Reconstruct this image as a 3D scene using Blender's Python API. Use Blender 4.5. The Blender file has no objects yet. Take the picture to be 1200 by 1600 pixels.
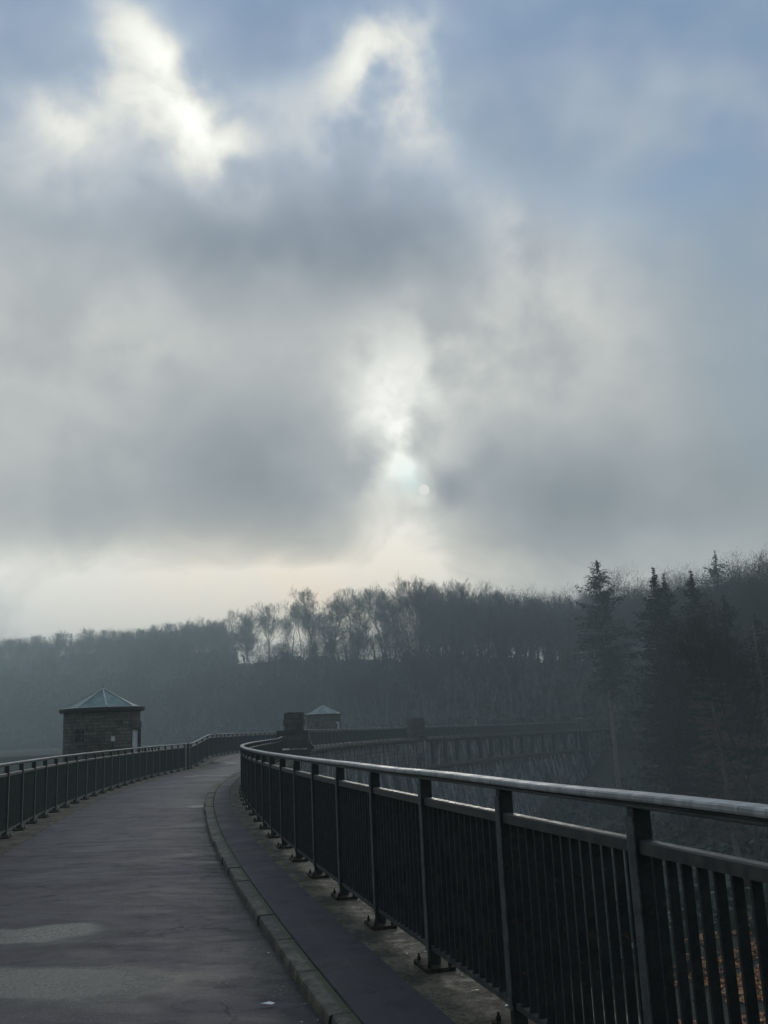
import bpy, math, random
import numpy as np
from mathutils import Vector, Matrix, noise
R_ = math.radians
random.seed(7)
rng = np.random.default_rng(11)
S = bpy.context.scene
C = S.collection

# ------------------------------------------------------------ camera
cam = bpy.data.cameras.new('camera'); co = bpy.data.objects.new('camera', cam); C.objects.link(co)
S.camera = co
cam.sensor_width = 36; cam.lens = 1510 / 1600 * 36; cam.clip_start = 0.05; cam.clip_end = 6000
co.matrix_world = Matrix.Translation((0, 0, 1.45)) @ Matrix.Rotation(R_(90 + 12.6), 4, 'X') @ Matrix.Rotation(R_(-2.6), 4, 'Z')

# ------------------------------------------------------------ exposure
S.view_settings.view_transform = 'Standard'; S.view_settings.look = 'None'
S.view_settings.exposure = 0; S.view_settings.gamma = 1
S.cycles.use_denoising = True
S.cycles.max_bounces = 6; S.cycles.diffuse_bounces = 2; S.cycles.glossy_bounces = 2
S.cycles.transparent_max_bounces = 8; S.cycles.volume_bounces = 1
S.cycles.caustics_reflective = False; S.cycles.caustics_refractive = False
S.cycles.sample_clamp_indirect = 3

SUN_EL, SUN_AZ = 13.8, 2.5      # degrees above the horizon, right of straight ahead

# ------------------------------------------------------------ node helper
class NT:
    def __init__(s, tree): s.t = tree; s.N = tree.nodes; s.L = tree.links
    def n(s, kind, **kw):
        x = s.N.new(kind)
        for k, v in kw.items(): setattr(x, k, v)
        return x
    def put(s, sock, v):
        if v is None: return
        if isinstance(v, bpy.types.NodeSocket): s.L.new(v, sock)
        elif isinstance(v, (tuple, list)) and len(v) == 3 and sock.type == 'RGBA': sock.default_value = (*v, 1)
        else: sock.default_value = v
    def m(s, op, a, b=None, c=None, clamp=False):
        x = s.n('ShaderNodeMath', operation=op, use_clamp=clamp)
        for i, v in enumerate((a, b, c)): s.put(x.inputs[i], v)
        return x.outputs[0]
    def vm(s, op, a, b=None):
        x = s.n('ShaderNodeVectorMath', operation=op)
        s.put(x.inputs[0], a)
        if b is not None: s.put(x.inputs[1], b)
        return x.outputs[0]
    def noise(s, vec, scale, detail=4, rough=.55, dist=0, dim='3D', out=0):
        x = s.n('ShaderNodeTexNoise', noise_dimensions=dim)
        s.put(x.inputs['Vector'], vec); x.inputs['Scale'].default_value = scale
        x.inputs['Detail'].default_value = detail; x.inputs['Roughness'].default_value = rough
        x.inputs['Distortion'].default_value = dist
        return x.outputs[out]
    def map(s, vec, loc=(0,0,0), rot=(0,0,0), sc=(1,1,1), kind='POINT'):
        x = s.n('ShaderNodeMapping', vector_type=kind)
        s.put(x.inputs[0], vec)
        x.inputs['Location'].default_value = loc; x.inputs['Rotation'].default_value = rot; x.inputs['Scale'].default_value = sc
        return x.outputs[0]
    def rng(s, v, a, b, c=0., d=1., smooth=True):
        x = s.n('ShaderNodeMapRange', interpolation_type='SMOOTHSTEP' if smooth else 'LINEAR')
        s.put(x.inputs[0], v); 
        for i, k in enumerate((a, b, c, d)): x.inputs[i+1].default_value = k
        return x.outputs[0]
    def mix(s, f, a, b, mode='MIX'):
        x = s.n('ShaderNodeMix', data_type='RGBA', blend_type=mode)
        s.put(x.inputs[0], f); s.put(x.inputs[6], a); s.put(x.inputs[7], b)
        return x.outputs[2]
    def ramp(s, v, stops):
        x = s.n('ShaderNodeValToRGB'); e = x.color_ramp.elements
        while len(e) < len(stops): e.new(.5)
        for q, (p, c) in zip(e, stops): q.position = p; q.color = (*c, 1) if len(c) == 3 else c
        s.put(x.inputs[0], v); return x.outputs[0]
    def bump(s, h, strength=.3, dist=.02):
        x = s.n('ShaderNodeBump'); x.inputs['Strength'].default_value = strength; x.inputs['Distance'].default_value = dist
        s.put(x.inputs['Height'], h); return x.outputs[0]

# ------------------------------------------------------------ world: broken cloud deck over a Nishita sky
W = bpy.data.worlds.new('World'); S.world = W; W.use_nodes = True
w = NT(W.node_tree); w.N.clear()
sky = w.n('ShaderNodeTexSky', sky_type='NISHITA', sun_disc=False)
sky.sun_elevation = R_(SUN_EL); sky.sun_rotation = R_(SUN_AZ); sky.altitude = 200; sky.dust_density = .2; sky.air_density = 1.3; sky.ozone_density = 3
bg_sky = w.n('ShaderNodeBackground'); w.L.new(sky.outputs[0], bg_sky.inputs[0]); bg_sky.inputs[1].default_value = .12
tc = w.n('ShaderNodeTexCoord'); gen = tc.outputs['Generated']
sep = w.n('ShaderNodeSeparateXYZ'); w.L.new(gen, sep.inputs[0])
az = w.m('MULTIPLY', w.m('ARCTAN2', sep.outputs[0], sep.outputs[1]), 180/math.pi)
el = w.m('MULTIPLY', w.m('ARCSINE', w.m('MINIMUM', w.m('MAXIMUM', sep.outputs[2], -1), 1)), 180/math.pi)
cmb = w.n('ShaderNodeCombineXYZ'); w.L.new(az, cmb.inputs[0]); w.L.new(el, cmb.inputs[1])
ae = cmb.outputs[0]
wob = w.noise(gen, 5.5, 3, .5, 0, out=1)
wob = w.vm('SCALE', w.vm('SUBTRACT', wob, (.5, .5, .5))); wob.node.inputs[3].default_value = 3.4
aw = w.vm('ADD', ae, wob)
wob2 = w.noise(gen, 14, 5, .5, 0, out=1)
wob2 = w.vm('SCALE', w.vm('SUBTRACT', wob2, (.5, .5, .5))); wob2.node.inputs[3].default_value = 2.3
aw2 = w.vm('ADD', aw, wob2)
# (azimuth, elevation, half-width, half-height, tilt, strength)
BRIGHT = [(-19.4,33.3,7.5,4.8,0,.32),(-19.6,33.4,3.4,1.7,5,.14),(-15.8,37.4,6.0,3.0,-30,.28),(-13.4,36.2,9.0,4.2,-42,.24),(-12.6,35.6,6.5,1.6,-46,.20),(-10.4,33.4,6.0,3.6,-50,.26),(1.6,37.0,7.5,6.6,10,.34),(2.2,38.8,4.0,2.4,20,.14),(.6,35.8,3.4,2.8,0,.16),(-5,34.5,13,6.5,0,.18),
          (7.2,30.2,6.6,2.4,-48,.22),(10,25.5,11,9,-20,.16),(11,20,9,8,0,.14),(-19.5,19,11,10,0,.16),(1.6,20.4,7,4.0,0,.20),(.6,16.8,5.0,7.0,6,.32),(.2,18.0,2.4,3.0,8,.34),(.6,16.2,1.5,2.6,-14,.36),
          (.7,14.9,2.4,3.2,-20,.26),(.9,15.3,1.1,1.5,-20,.40),(1.7,12.6,1.2,1.1,-20,.34),(1.0,15,9,11,0,.16),(1.0,9.6,3.4,4.6,0,.50),(-5.5,7.6,13,3.0,4,.74),(-4,7.4,6,2.2,0,.36),(-8,4.5,38,8.5,0,.85),(-18,8.4,15,3.4,0,.50),(1.0,9.0,3.0,4.0,0,.30),(0,22,9,8,0,.08),(-11,23.5,11,4,0,.08),(17,5,16,6,0,.16)]
DARK = [(3.3,13.5,2.2,1.8,0,.42),(-2.0,28.6,13,5.2,4,.30),(4,27.2,6,3.4,0,.12),(-13.5,28.6,10,3.4,0,.16),(-7,26.5,17,4,0,.10),(-5.8,14.6,9.0,7,0,.26),(-12,15.5,11,6,0,.08),(9.0,13.4,9,7,0,.26),(17,11,12,7,0,.18),(24,19,9,14,0,.20),(-5.5,38.8,4.5,3,0,.22),(-2.2,34,3,3,0,.10),(15,36,13,8,0,.10),(9,33,6,6,0,.08),(-24,39,7,5,0,.16),(21,27,8,7,0,.10)]
def blob(acc, b, sign, vec):
    x = w.map(vec, (b[0], b[1], 0), (0, 0, R_(b[4])), (b[2]*1.15, b[3]*1.15, 1), 'TEXTURE')
    g = w.n('ShaderNodeTexGradient', gradient_type='SPHERICAL'); w.L.new(x, g.inputs[0])
    return w.m('MULTIPLY_ADD', w.rng(g.outputs['Fac'], 0, 1), b[5]*sign, acc)
fb = w.noise(w.map(gen, sc=(1, 1, 1.9)), 3.2, 8, .52, .3)
fine = w.noise(w.map(gen, (3, 1, 2), sc=(1, 1, 1.6)), 11, 8, .6, .5)
v = w.m('MULTIPLY_ADD', w.m('SUBTRACT', fb, .5), .18, .48)
v = w.m('MULTIPLY_ADD', w.m('SUBTRACT', fine, .5), .15, v)
aw3 = w.vm('ADD', ae, w.vm('SCALE', wob)); aw3.node.inputs[1].links[0].from_node.inputs[3].default_value = .45
glow = 0.0
for b in BRIGHT: glow = blob(glow, b, 1, aw3 if b[1] < 11 else aw2)
wisp = w.noise(w.map(gen, (5, 2, 8), (0, .5, .3), (1, 1, 1.3)), 9, 9, .60, .9)
glow = w.m('MULTIPLY', glow, w.m('MULTIPLY_ADD', w.rng(wisp, .30, .70, smooth=False), .80, .68))
v = w.m('ADD', v, glow)
for b in DARK: v = blob(v, b, -1, aw)
cloud = w.ramp(w.m('MULTIPLY', v, .72), [(0, (.17,.205,.25)), (.16, (.28,.31,.335)), (.31, (.40,.425,.435)), (.45, (.55,.565,.55)), (.62, (.74,.75,.71)), (.80, (.93,.93,.87)), (1, (1.15,1.15,1.08))])
# warmth low around the sun, green-blue fringe beside it
gw = w.n('ShaderNodeTexGradient', gradient_type='QUADRATIC_SPHERE'); w.L.new(w.map(aw, (-5, 8, 0), sc=(26, 8, 1), kind='TEXTURE'), gw.inputs[0])
cloud = w.mix(w.m('MULTIPLY', gw.outputs['Fac'], .9), cloud, (1.20, 1.0, .80), 'MULTIPLY')
gc = w.n('ShaderNodeTexGradient', gradient_type='QUADRATIC_SPHERE'); w.L.new(w.map(aw2, (1.2, 14.0, 0), sc=(1.8, 2.6, 1), kind='TEXTURE'), gc.inputs[0])
cloud = w.mix(w.m('MULTIPLY', gc.outputs['Fac'], .55), cloud, (.70, 1.0, 1.04), 'MULTIPLY')
# the sun's dim disc seen through the cloud
sd = Vector((math.sin(R_(SUN_AZ))*math.cos(R_(SUN_EL)), math.cos(R_(SUN_AZ))*math.cos(R_(SUN_EL)), math.sin(R_(SUN_EL))))
dp = w.n('ShaderNodeVectorMath', operation='DOT_PRODUCT'); w.L.new(w.vm('NORMALIZE', gen), dp.inputs[0]); dp.inputs[1].default_value = sd
ang = w.m('MULTIPLY', w.m('ARCCOSINE', w.m('MINIMUM', dp.outputs['Value'], 1)), 180/math.pi)
disc = w.rng(ang, .34, .29); 
cloud = w.mix(w.m('MULTIPLY', disc, .92), cloud, (.95, .93, .88))
# cloud colour turns blue where the deck is thin (upper right, top left)
up = w.rng(el, 22, 44)
cloud = w.mix(w.m('MULTIPLY', up, w.rng(v, .95, .45)), cloud, (.80, .95, 1.24), 'MULTIPLY')
thin = w.m('MULTIPLY', up, .22)
for b in [(21,32.5,11,10,10,.42),(16,35,20,12,0,.35),(25,24,10,16,0,.38),(-24,38,10,7,0,.55),(-5,41.5,11,5,0,.45),(8,41,18,7,0,.25),(15,34,12,8,0,.12)]: thin = blob(thin, b, 1, aw)
thin = w.m('MINIMUM', w.m('MULTIPLY', thin, w.rng(v, 1.0, .5)), 1)
# the deck is brightest on the sun's side of the sky and duller behind and overhead
back = w.rng(dp.outputs['Value'], .72, -.35, 1.12, .52)
cloud = w.vm('SCALE', cloud); w.L.new(back, cloud.node.inputs[3])
bg = w.n('ShaderNodeBackground'); w.L.new(cloud, bg.inputs[0])
mixs = w.n('ShaderNodeMixShader')
w.put(mixs.inputs[0], w.m('MULTIPLY', thin, .85)); w.L.new(bg.outputs[0], mixs.inputs[1]); w.L.new(bg_sky.outputs[0], mixs.inputs[2])
out = w.n('ShaderNodeOutputWorld'); w.L.new(mixs.outputs[0], out.inputs[0])
W.cycles.sampling_method = 'MANUAL'; W.cycles.sample_map_resolution = 512

# ------------------------------------------------------------ sun (veiled)
sl = bpy.data.lights.new('sun', 'SUN'); sl.energy = .6; sl.angle = R_(12); sl.color = (1, .95, .86)
so = bpy.data.objects.new('sun', sl); C.objects.link(so); so.rotation_euler = (-sd).to_track_quat('-Z', 'Y').to_euler()

# ------------------------------------------------------------ materials
def mat(name, fn):
    m = bpy.data.materials.new(name); m.use_nodes = True; t = NT(m.node_tree); t.N.clear()
    o = t.n('ShaderNodeOutputMaterial'); b = t.n('ShaderNodeBsdfPrincipled'); t.L.new(b.outputs[0], o.inputs[0])
    fn(t, b); return m
def P(t, b, **kw):
    for k, v in kw.items(): t.put(b.inputs[k.replace('_', ' ')], v)
def obc(t): return t.n('ShaderNodeTexCoord').outputs['Object']
def uvc(t): return t.n('ShaderNodeTexCoord').outputs['UV']
def simple(name, c1, c2, scale=20, rough=.6, bump=.2, dist=.003, metal=0, rr=.15):
    def f(t, b):
        o = obc(t); n = t.noise(o, scale, 6, .65); n2 = t.noise(o, scale*7, 3, .6)
        P(t, b, Base_Color=t.mix(t.rng(n, .35, .65), c1, c2), Roughness=t.rng(n2, .3, .7, rough-rr, rough+rr), Metallic=metal,
          Normal=t.bump(n2, bump, dist))
    return mat(name, f)

def f_road(t, b):
    o = obc(t)
    sp = t.n('ShaderNodeSeparateXYZ'); t.L.new(o, sp.inputs[0])
    big = t.noise(o, .55, 5, .6, .4); mid = t.noise(t.map(o, sc=(.35, 1.6, 1)), 1.5, 6, .65, .6); grit = t.noise(o, 120, 3, .7); spk = t.noise(o, 45, 2, .6)
    wv = t.vm('ADD', o, t.vm('SCALE', t.vm('SUBTRACT', t.noise(o, 1.6, 4, .6, out=1), (.5, .5, .5)))); wv.node.inputs[1].links[0].from_node.inputs[3].default_value = .75
    pud = 0.0
    for (x, y, a, c, r) in [(-3.35, 8.25, 1.15, .52, 4), (-2.75, 6.65, 1.55, .62, -2), (-8.9, 49.8, 1.1, 1.0, 0), (-8.6, 46.2, .8, .6, 0), (-9.2, 44.2, .6, .4, 0), (-7.4, 38.5, 1.2, .5, 0), (-4.6, 22.5, .2, .5, 0)]:
        x = t.map(wv, (x+.15, y-.1, 0), (0, 0, R_(r)), (a, c, 50), 'TEXTURE')
        g = t.n('ShaderNodeTexGradient', gradient_type='SPHERICAL'); t.L.new(x, g.inputs[0]); pud = t.m('ADD', pud, g.outputs['Fac'])
    mot = t.noise(o, 38, 4, .7)
    pool = t.m('MULTIPLY', t.rng(pud, .10, .40), t.rng(mot, .28, .58, .50, .92)); damp = t.rng(pud, .0, .09)
    u = uvc(t); su = t.n('ShaderNodeSeparateXYZ'); t.L.new(u, su.inputs[0]); vv = su.outputs[1]
    gut = t.rng(t.m('ADD', vv, t.m('MULTIPLY', t.m('SUBTRACT', t.noise(o, 2.6, 5, .7), .5), .9)), .42, .08)
    b1 = t.noise(t.map(o, sc=(.45, 1, 1)), 1.15, 7, .68, .8); b2 = t.noise(t.map(o, (7, 3, 0), sc=(.6, 1, 1)), 4.5, 6, .7, .5)
    vor = t.n('ShaderNodeTexVoronoi', feature='DISTANCE_TO_EDGE'); t.L.new(t.vm('ADD', o, t.vm('SCALE', t.noise(o, 2.2, 5, .7, out=1))), vor.inputs[0]); vor.inputs['Scale'].default_value = .55
    vor.inputs[0].links[0].from_node.inputs[1].links[0].from_node.inputs[3].default_value = .9
    crack = t.m('MULTIPLY', t.rng(vor.outputs['Distance'], .010, .002), t.rng(t.noise(o, .7, 3, .6), .46, .54))
    col = t.mix(t.rng(grit, .36, .64), (.022, .018, .024), (.090, .074, .087))
    col = t.mix(t.m('MULTIPLY', t.rng(b1, .46, .60), .85), col, (.130, .108, .114))
    col = t.mix(t.m('MULTIPLY', t.rng(b2, .50, .64), .55), col, (.030, .025, .030))
    col = t.mix(t.m('MULTIPLY', t.rng(t.noise(t.map(o, (4, 4, 0), sc=(.4, 1, 1)), .75, 7, .7, .8), .50, .58), .65), col, (.026, .022, .027))
    col = t.mix(t.m('MULTIPLY', gut, .75), col, (.020, .020, .018))
    col = t.mix(t.m('MULTIPLY', damp, .9), col, (.008, .010, .015))
    col = t.mix(t.rng(spk, .67, .72), col, (.28, .27, .25))
    col = t.mix(t.m('MULTIPLY', crack, .9), col, (.008, .008, .008))
    r = t.m('MULTIPLY_ADD', t.rng(b1, .40, .62), .20, .46)
    r = t.m('MULTIPLY_ADD', t.rng(b2, .35, .65), .10, r)
    r = t.m('MULTIPLY', r, t.m('MULTIPLY_ADD', damp, -.20, 1))
    r = t.m('MULTIPLY', r, t.m('MULTIPLY_ADD', pool, -.66, 1))
    h = t.m('SUBTRACT', t.m('ADD', t.m('MULTIPLY', grit, 1.2), t.m('MULTIPLY', b2, 1.6)), crack)
    bp = t.bump(h, .5, .008)
    t.put(bp.node.inputs['Strength'], t.m('MULTIPLY_ADD', pool, -.50, .62))
    P(t, b, Base_Color=col, Roughness=r, Normal=bp)
    t.put(b.inputs['Specular IOR Level'], t.m('MULTIPLY_ADD', pool, .02, .28))
M = {}
M['road'] = mat('road_asphalt', f_road)
def f_walk(t, b):
    o = obc(t); grit = t.noise(o, 150, 3, .7); big = t.noise(o, 1.3, 5, .6); g2 = t.noise(o, 22, 4, .7)
    col = t.mix(t.rng(grit, .3, .7), (.020, .018, .020), (.070, .063, .068))
    col = t.mix(t.m('MULTIPLY', t.rng(big, .4, .65), .5), col, (.086, .079, .083))
    col = t.mix(t.m('MULTIPLY', t.rng(t.noise(o, 3.1, 6, .7, .6), .5, .62), .6), col, (.022, .019, .024))
    b.inputs['Specular IOR Level'].default_value = .3
    P(t, b, Base_Color=col, Roughness=t.rng(big, .3, .7, .55, .8), Normal=t.bump(t.m('ADD', grit, g2), .5, .004))
M['walk'] = mat('walk_asphalt', f_walk)
def f_conc(t, b):
    o = obc(t); a = t.noise(o, 2.6, 6, .7, .5); g = t.noise(o, 60, 4, .7); c = t.noise(o, 9, 5, .7); moss = t.noise(o, 4, 6, .75)
    col = t.mix(t.rng(a, .35, .65), (.045, .040, .024), (.19, .165, .11))
    col = t.mix(t.rng(c, .55, .7), col, (.05, .048, .036))
    col = t.mix(t.m('MULTIPLY', t.rng(moss, .58, .68), .75), col, (.055, .065, .022))
    col = t.mix(t.rng(g, .62, .68), col, (.26, .25, .21))
    col = t.mix(t.m('MULTIPLY', t.rng(t.noise(o, 28, 5, .75), .52, .6), .7), col, (.022, .021, .015))
    b.inputs['Specular IOR Level'].default_value = .35
    P(t, b, Base_Color=col, Roughness=t.rng(c, .3, .6, .6, .85), Normal=t.bump(t.m('ADD', g, t.m('MULTIPLY', c, 2)), .9, .012))
M['conc'] = mat('mossy_concrete', f_conc)
def f_kerb(t, b):
    u = uvc(t); o = obc(t)
    sp = t.n('ShaderNodeSeparateXYZ'); t.L.new(u, sp.inputs[0])
    j = t.m('PINGPONG', sp.outputs[0], .5); joint = t.rng(t.m('ADD', j, t.m('MULTIPLY', t.m('SUBTRACT', t.noise(o, 30, 3, .6), .5), .02)), .022, .006)
    wn = t.n('ShaderNodeTexWhiteNoise', noise_dimensions='1D'); t.L.new(t.m('FLOOR', sp.outputs[0]), wn.inputs['W'])
    a = t.noise(o, 5, 6, .7, .4); g = t.noise(o, 70, 4, .7)
    col = t.mix(t.rng(a, .35, .65), (.060, .052, .034), (.20, .175, .125))
    col = t.mix(t.m('MULTIPLY', wn.outputs[0], .6), col, (.060, .055, .048))
    col = t.mix(t.m('MULTIPLY', t.rng(t.noise(o, 16, 6, .75), .5, .62), .7), col, (.030, .030, .022))
    edge = t.rng(t.m('SUBTRACT', t.m('MULTIPLY', t.noise(o, 6, 5, .7), .10), sp.outputs[1]), -.01, .02)
    col = t.mix(t.m('MULTIPLY', edge, .8), col, (.05, .062, .018))
    col = t.mix(joint, col, (.015, .015, .012))
    P(t, b, Base_Color=col, Roughness=.75, Normal=t.bump(t.m('SUBTRACT', t.m('ADD', g, a), t.m('MULTIPLY', joint, 2)), .6, .006))
M['kerb'] = mat('kerb_stone', f_kerb)
def f_paint(t, b):
    o = obc(t); a = t.noise(o, 9, 6, .7); g = t.noise(o, 90, 4, .7); r = t.noise(t.map(o, (5, 2, 1)), 24, 6, .75)
    col = t.mix(t.rng(a, .35, .65), (.012, .0155, .0165), (.030, .037, .037))
    col = t.mix(t.rng(r, .58, .66), col, (.075, .050, .030))
    P(t, b, Base_Color=col, Roughness=t.rng(g, .3, .7, .42, .68), Normal=t.bump(g, .35, .002))
M['paint'] = mat('weathered_dark_paint', f_paint)
def f_paintg(t, b):
    o = obc(t); a = t.noise(o, 9, 6, .7); g = t.noise(o, 60, 4, .7)
    col = t.mix(t.rng(a, .35, .65), (.022, .034, .033), (.040, .058, .053))
    P(t, b, Base_Color=col, Roughness=t.rng(g, .3, .7, .45, .7))
M['paintg'] = mat('faded_green_paint', f_paintg)
def f_cap(t, b):
    o = obc(t); u = uvc(t)
    sp = t.n('ShaderNodeSeparateXYZ'); t.L.new(u, sp.inputs[0])
    a = t.noise(o, 7, 6, .7, .3); g = t.noise(o, 80, 5, .75); st = t.noise(t.map(u, sc=(2.2, .4, 1)), 6, 5, .7)
    blot = t.noise(o, 20, 6, .75, .6)
    col = t.mix(t.rng(st, .35, .65), (.30, .31, .295), (.50, .505, .48))
    col = t.mix(t.m('MULTIPLY', t.rng(blot, .55, .68), .7), col, (.15, .145, .11))
    P(t, b, Base_Color=col, Roughness=t.rng(a, .35, .65, .45, .7), Normal=t.bump(t.m('ADD', g, t.m('MULTIPLY', st, 2)), .35, .003))
M['cap'] = mat('wet_weathered_handrail', f_cap)
def f_rail2(t, b):
    o = obc(t); a = t.noise(o, 12, 6, .7, .3); g = t.noise(o, 70, 5, .75)
    col = t.mix(t.rng(a, .38, .62), (.034, .038, .036), (.085, .087, .075))
    P(t, b, Base_Color=col, Roughness=t.rng(a, .35, .65, .4, .65), Normal=t.bump(g, .4, .002))
M['rail'] = mat('lichen_spotted_rail', f_rail2)
def stone(name, c1, c2, c3, bw, bh, mortar=.018, rough=.85):
    def f(t, b):
        u = uvc(t); o = obc(t)
        uu = t.vm('ADD', u, t.vm('SCALE', t.vm('SUBTRACT', t.noise(u, 3.5, 3, .6, out=1), (.5, .5, .5)))); uu.node.inputs[1].links[0].from_node.inputs[3].default_value = .05
        br = t.n('ShaderNodeTexBrick'); t.L.new(uu, br.inputs[0]); br.offset = .5; br.squash = 1.4; br.squash_frequency = 3
        for k, q in (('Scale', 1), ('Mortar Size', mortar), ('Mortar Smooth', .5), ('Bias', 0), ('Brick Width', bw), ('Row Height', bh)): br.inputs[k].default_value = q
        br.inputs['Color1'].default_value = (*c1, 1); br.inputs['Color2'].default_value = (*c2, 1); br.inputs['Mortar'].default_value = (*c3, 1)
        a = t.noise(o, 1.1, 6, .7, .5); g = t.noise(o, 14, 5, .7)
        col = t.mix(t.m('MULTIPLY', t.rng(a, .4, .65), .55), br.outputs[0], tuple(.55*x for x in c1))
        col = t.mix(t.m('MULTIPLY', t.rng(g, .5, .7), .4), col, tuple(1.5*x for x in c2))
        h = t.m('SUBTRACT', t.m('MULTIPLY', g, .6), t.m('MULTIPLY', br.outputs['Fac'], 1.0))
        P(t, b, Base_Color=col, Roughness=rough, Normal=t.bump(h, .8, .03))
    return mat(name, f)
M['tower'] = stone('tower_rubble_stone', (.090,.082,.066), (.22,.20,.16), (.075,.068,.056), .30, .13)
M['pylon'] = stone('dark_pylon_ashlar', (.040,.036,.033), (.115,.105,.094), (.02,.02,.018), .55, .30, .02)
def f_dam(t, b):
    u = uvc(t); o = obc(t)
    br = t.n('ShaderNodeTexBrick'); t.L.new(u, br.inputs[0])
    for k, q in (('Scale', 1), ('Mortar Size', .02), ('Mortar Smooth', .5), ('Bias', 0), ('Brick Width', .7), ('Row Height', .32)): br.inputs[k].default_value = q
    br.inputs['Color1'].default_value = (.09,.092,.094,1); br.inputs['Color2'].default_value = (.22,.222,.22,1); br.inputs['Mortar'].default_value = (.045,.045,.045,1)
    a = t.noise(o, .35, 6, .7, .5)
    st = t.noise(t.map(u, sc=(1, .16, 1)), 2.4, 6, .75, .4); g = t.noise(o, 6, 5, .7)
    col = t.mix(t.rng(st, .52, .60), br.outputs[0], (.50, .52, .52))
    col = t.mix(t.rng(t.noise(t.map(u, (9, 4, 0), sc=(1, .2, 1)), 1.6, 6, .7), .5, .6), col, (.035, .038, .036))
    P(t, b, Base_Color=col, Roughness=.85, Normal=t.bump(t.m('SUBTRACT', g, br.outputs['Fac']), .8, .04))
M['dam'] = mat('stained_dam_masonry', f_dam)
def f_roof(t, b):
    o = obc(t); a = t.noise(o, 2.2, 6, .65, .4); g = t.noise(o, 16, 5, .7)
    col = t.mix(t.rng(a, .35, .65), (.085, .150, .135), (.20, .285, .255))
    col = t.mix(t.rng(g, .58, .75), col, (.36, .42, .41))
    P(t, b, Base_Color=col, Roughness=t.rng(g, .3, .7, .3, .5), Normal=t.bump(g, .2, .01))
M['roof'] = mat('wet_copper_roof', f_roof)
M['seam'] = simple('pale_roof_seam', (.45,.50,.48), (.62,.66,.63), 10, .4)
M['eave'] = simple('dark_eave_board', (.03,.032,.032), (.06,.062,.06), 8, .6)
def f_plate(t, b):
    o = obc(t); P(t, b, Base_Color=t.mix(t.rng(t.noise(o, 18, 6, .7), .4, .6), (.020, .019, .014), (.060, .050, .034)), Roughness=.8, Normal=t.bump(t.noise(o, 80, 4, .7), .5, .003)); b.inputs['Specular IOR Level'].default_value = .15
M['plate'] = mat('rust_stained_base_plate', f_plate)
M['sky_face'] = simple('sky_lit_grey', (.060,.066,.064), (.120,.128,.120), 14, .5, .3, .002)  # lighter grey: sky reflected on the post faces, put into the colour
M['door'] = simple('white_door_paint', (.62,.66,.68), (.74,.77,.78), 4, .4, .05)
M['glass'] = simple('dark_window_pane', (.012,.014,.016), (.02,.022,.024), 3, .2, .02)
M['wood'] = simple('grey_window_wood', (.10,.095,.085), (.15,.14,.12), 20, .7)
M['white'] = simple('white_enamel', (.72,.75,.74), (.80,.82,.80), 6, .4, .05)
M['bark'] = simple('beech_bark', (.045,.044,.040), (.095,.092,.082), 3, .9, .5, .02, 0, .05)
M['twig'] = simple('bare_twigs', (.040,.034,.030), (.072,.062,.052), 2, .9, 0, .01, 0, .05)
M['pinebark'] = simple('conifer_bark', (.17,.155,.135), (.27,.25,.22), 4, .9, .5, .02, 0, .05)
M['larchbark'] = simple('larch_bark', (.20,.175,.16), (.32,.29,.27), 4, .9, .5, .02, 0, .05)
M['larchtwig'] = simple('larch_twigs', (.15,.105,.095), (.26,.19,.165), 2, .9, 0, .01, 0, .05)
M['needle'] = simple('spruce_needles', (.010,.020,.015), (.024,.040,.026), .9, .8, 0, .01, 0, .1)
M['needle2'] = simple('yew_needles', (.018,.034,.022), (.044,.062,.034), .9, .8, 0, .01, 0, .1)
M['shrub'] = simple('undergrowth', (.035,.042,.024), (.080,.070,.045), .5, .9, 0, .01, 0, .05)
def f_ground(t, b):
    o = obc(t); a = t.noise(o, .06, 6, .65, .4); g = t.noise(o, .9, 6, .75); l = t.noise(o, 9, 4, .8)
    col = t.mix(t.rng(a, .38, .62), (.040, .048, .026), (.078, .058, .040))
    col = t.mix(t.rng(g, .5, .66), col, (.105, .070, .042))
    col = t.mix(t.rng(l, .55, .66), col, (.028, .030, .018))
    P(t, b, Base_Color=col, Roughness=.95, Normal=t.bump(t.m('ADD', g, l), 1, .15))
M['ground'] = mat('leaf_strewn_forest_floor', f_ground)
def f_leaf(t, b):
    o = obc(t); wn = t.n('ShaderNodeNewGeometry').outputs['Random Per Island']
    P(t, b, Base_Color=t.ramp(wn, [(0, (.16,.055,.020)), (.35, (.62,.24,.05)), (.7, (.50,.18,.045)), (1, (.72,.40,.14))]), Roughness=.6)
M['leaf'] = mat('fallen_beech_leaves', f_leaf)
def f_lit(t, b):
    wn = t.n('ShaderNodeNewGeometry').outputs['Random Per Island']
    P(t, b, Base_Color=t.ramp(wn, [(0, (.05,.035,.02)), (.55, (.11,.09,.05)), (.8, (.25,.22,.17)), (1, (.62,.62,.58))]), Roughness=.45)
M['litter'] = mat('kerb_litter', f_lit)
M['grass'] = simple('rough_grass', (.07,.085,.03), (.14,.15,.06), 3, .8, 0)
def f_water(t, b):
    o = obc(t)
    P(t, b, Base_Color=(.02, .028, .03), Roughness=.08, Normal=t.bump(t.noise(o, .8, 4, .6), .15, .05))
M['water'] = mat('reservoir_water', f_water)

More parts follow.
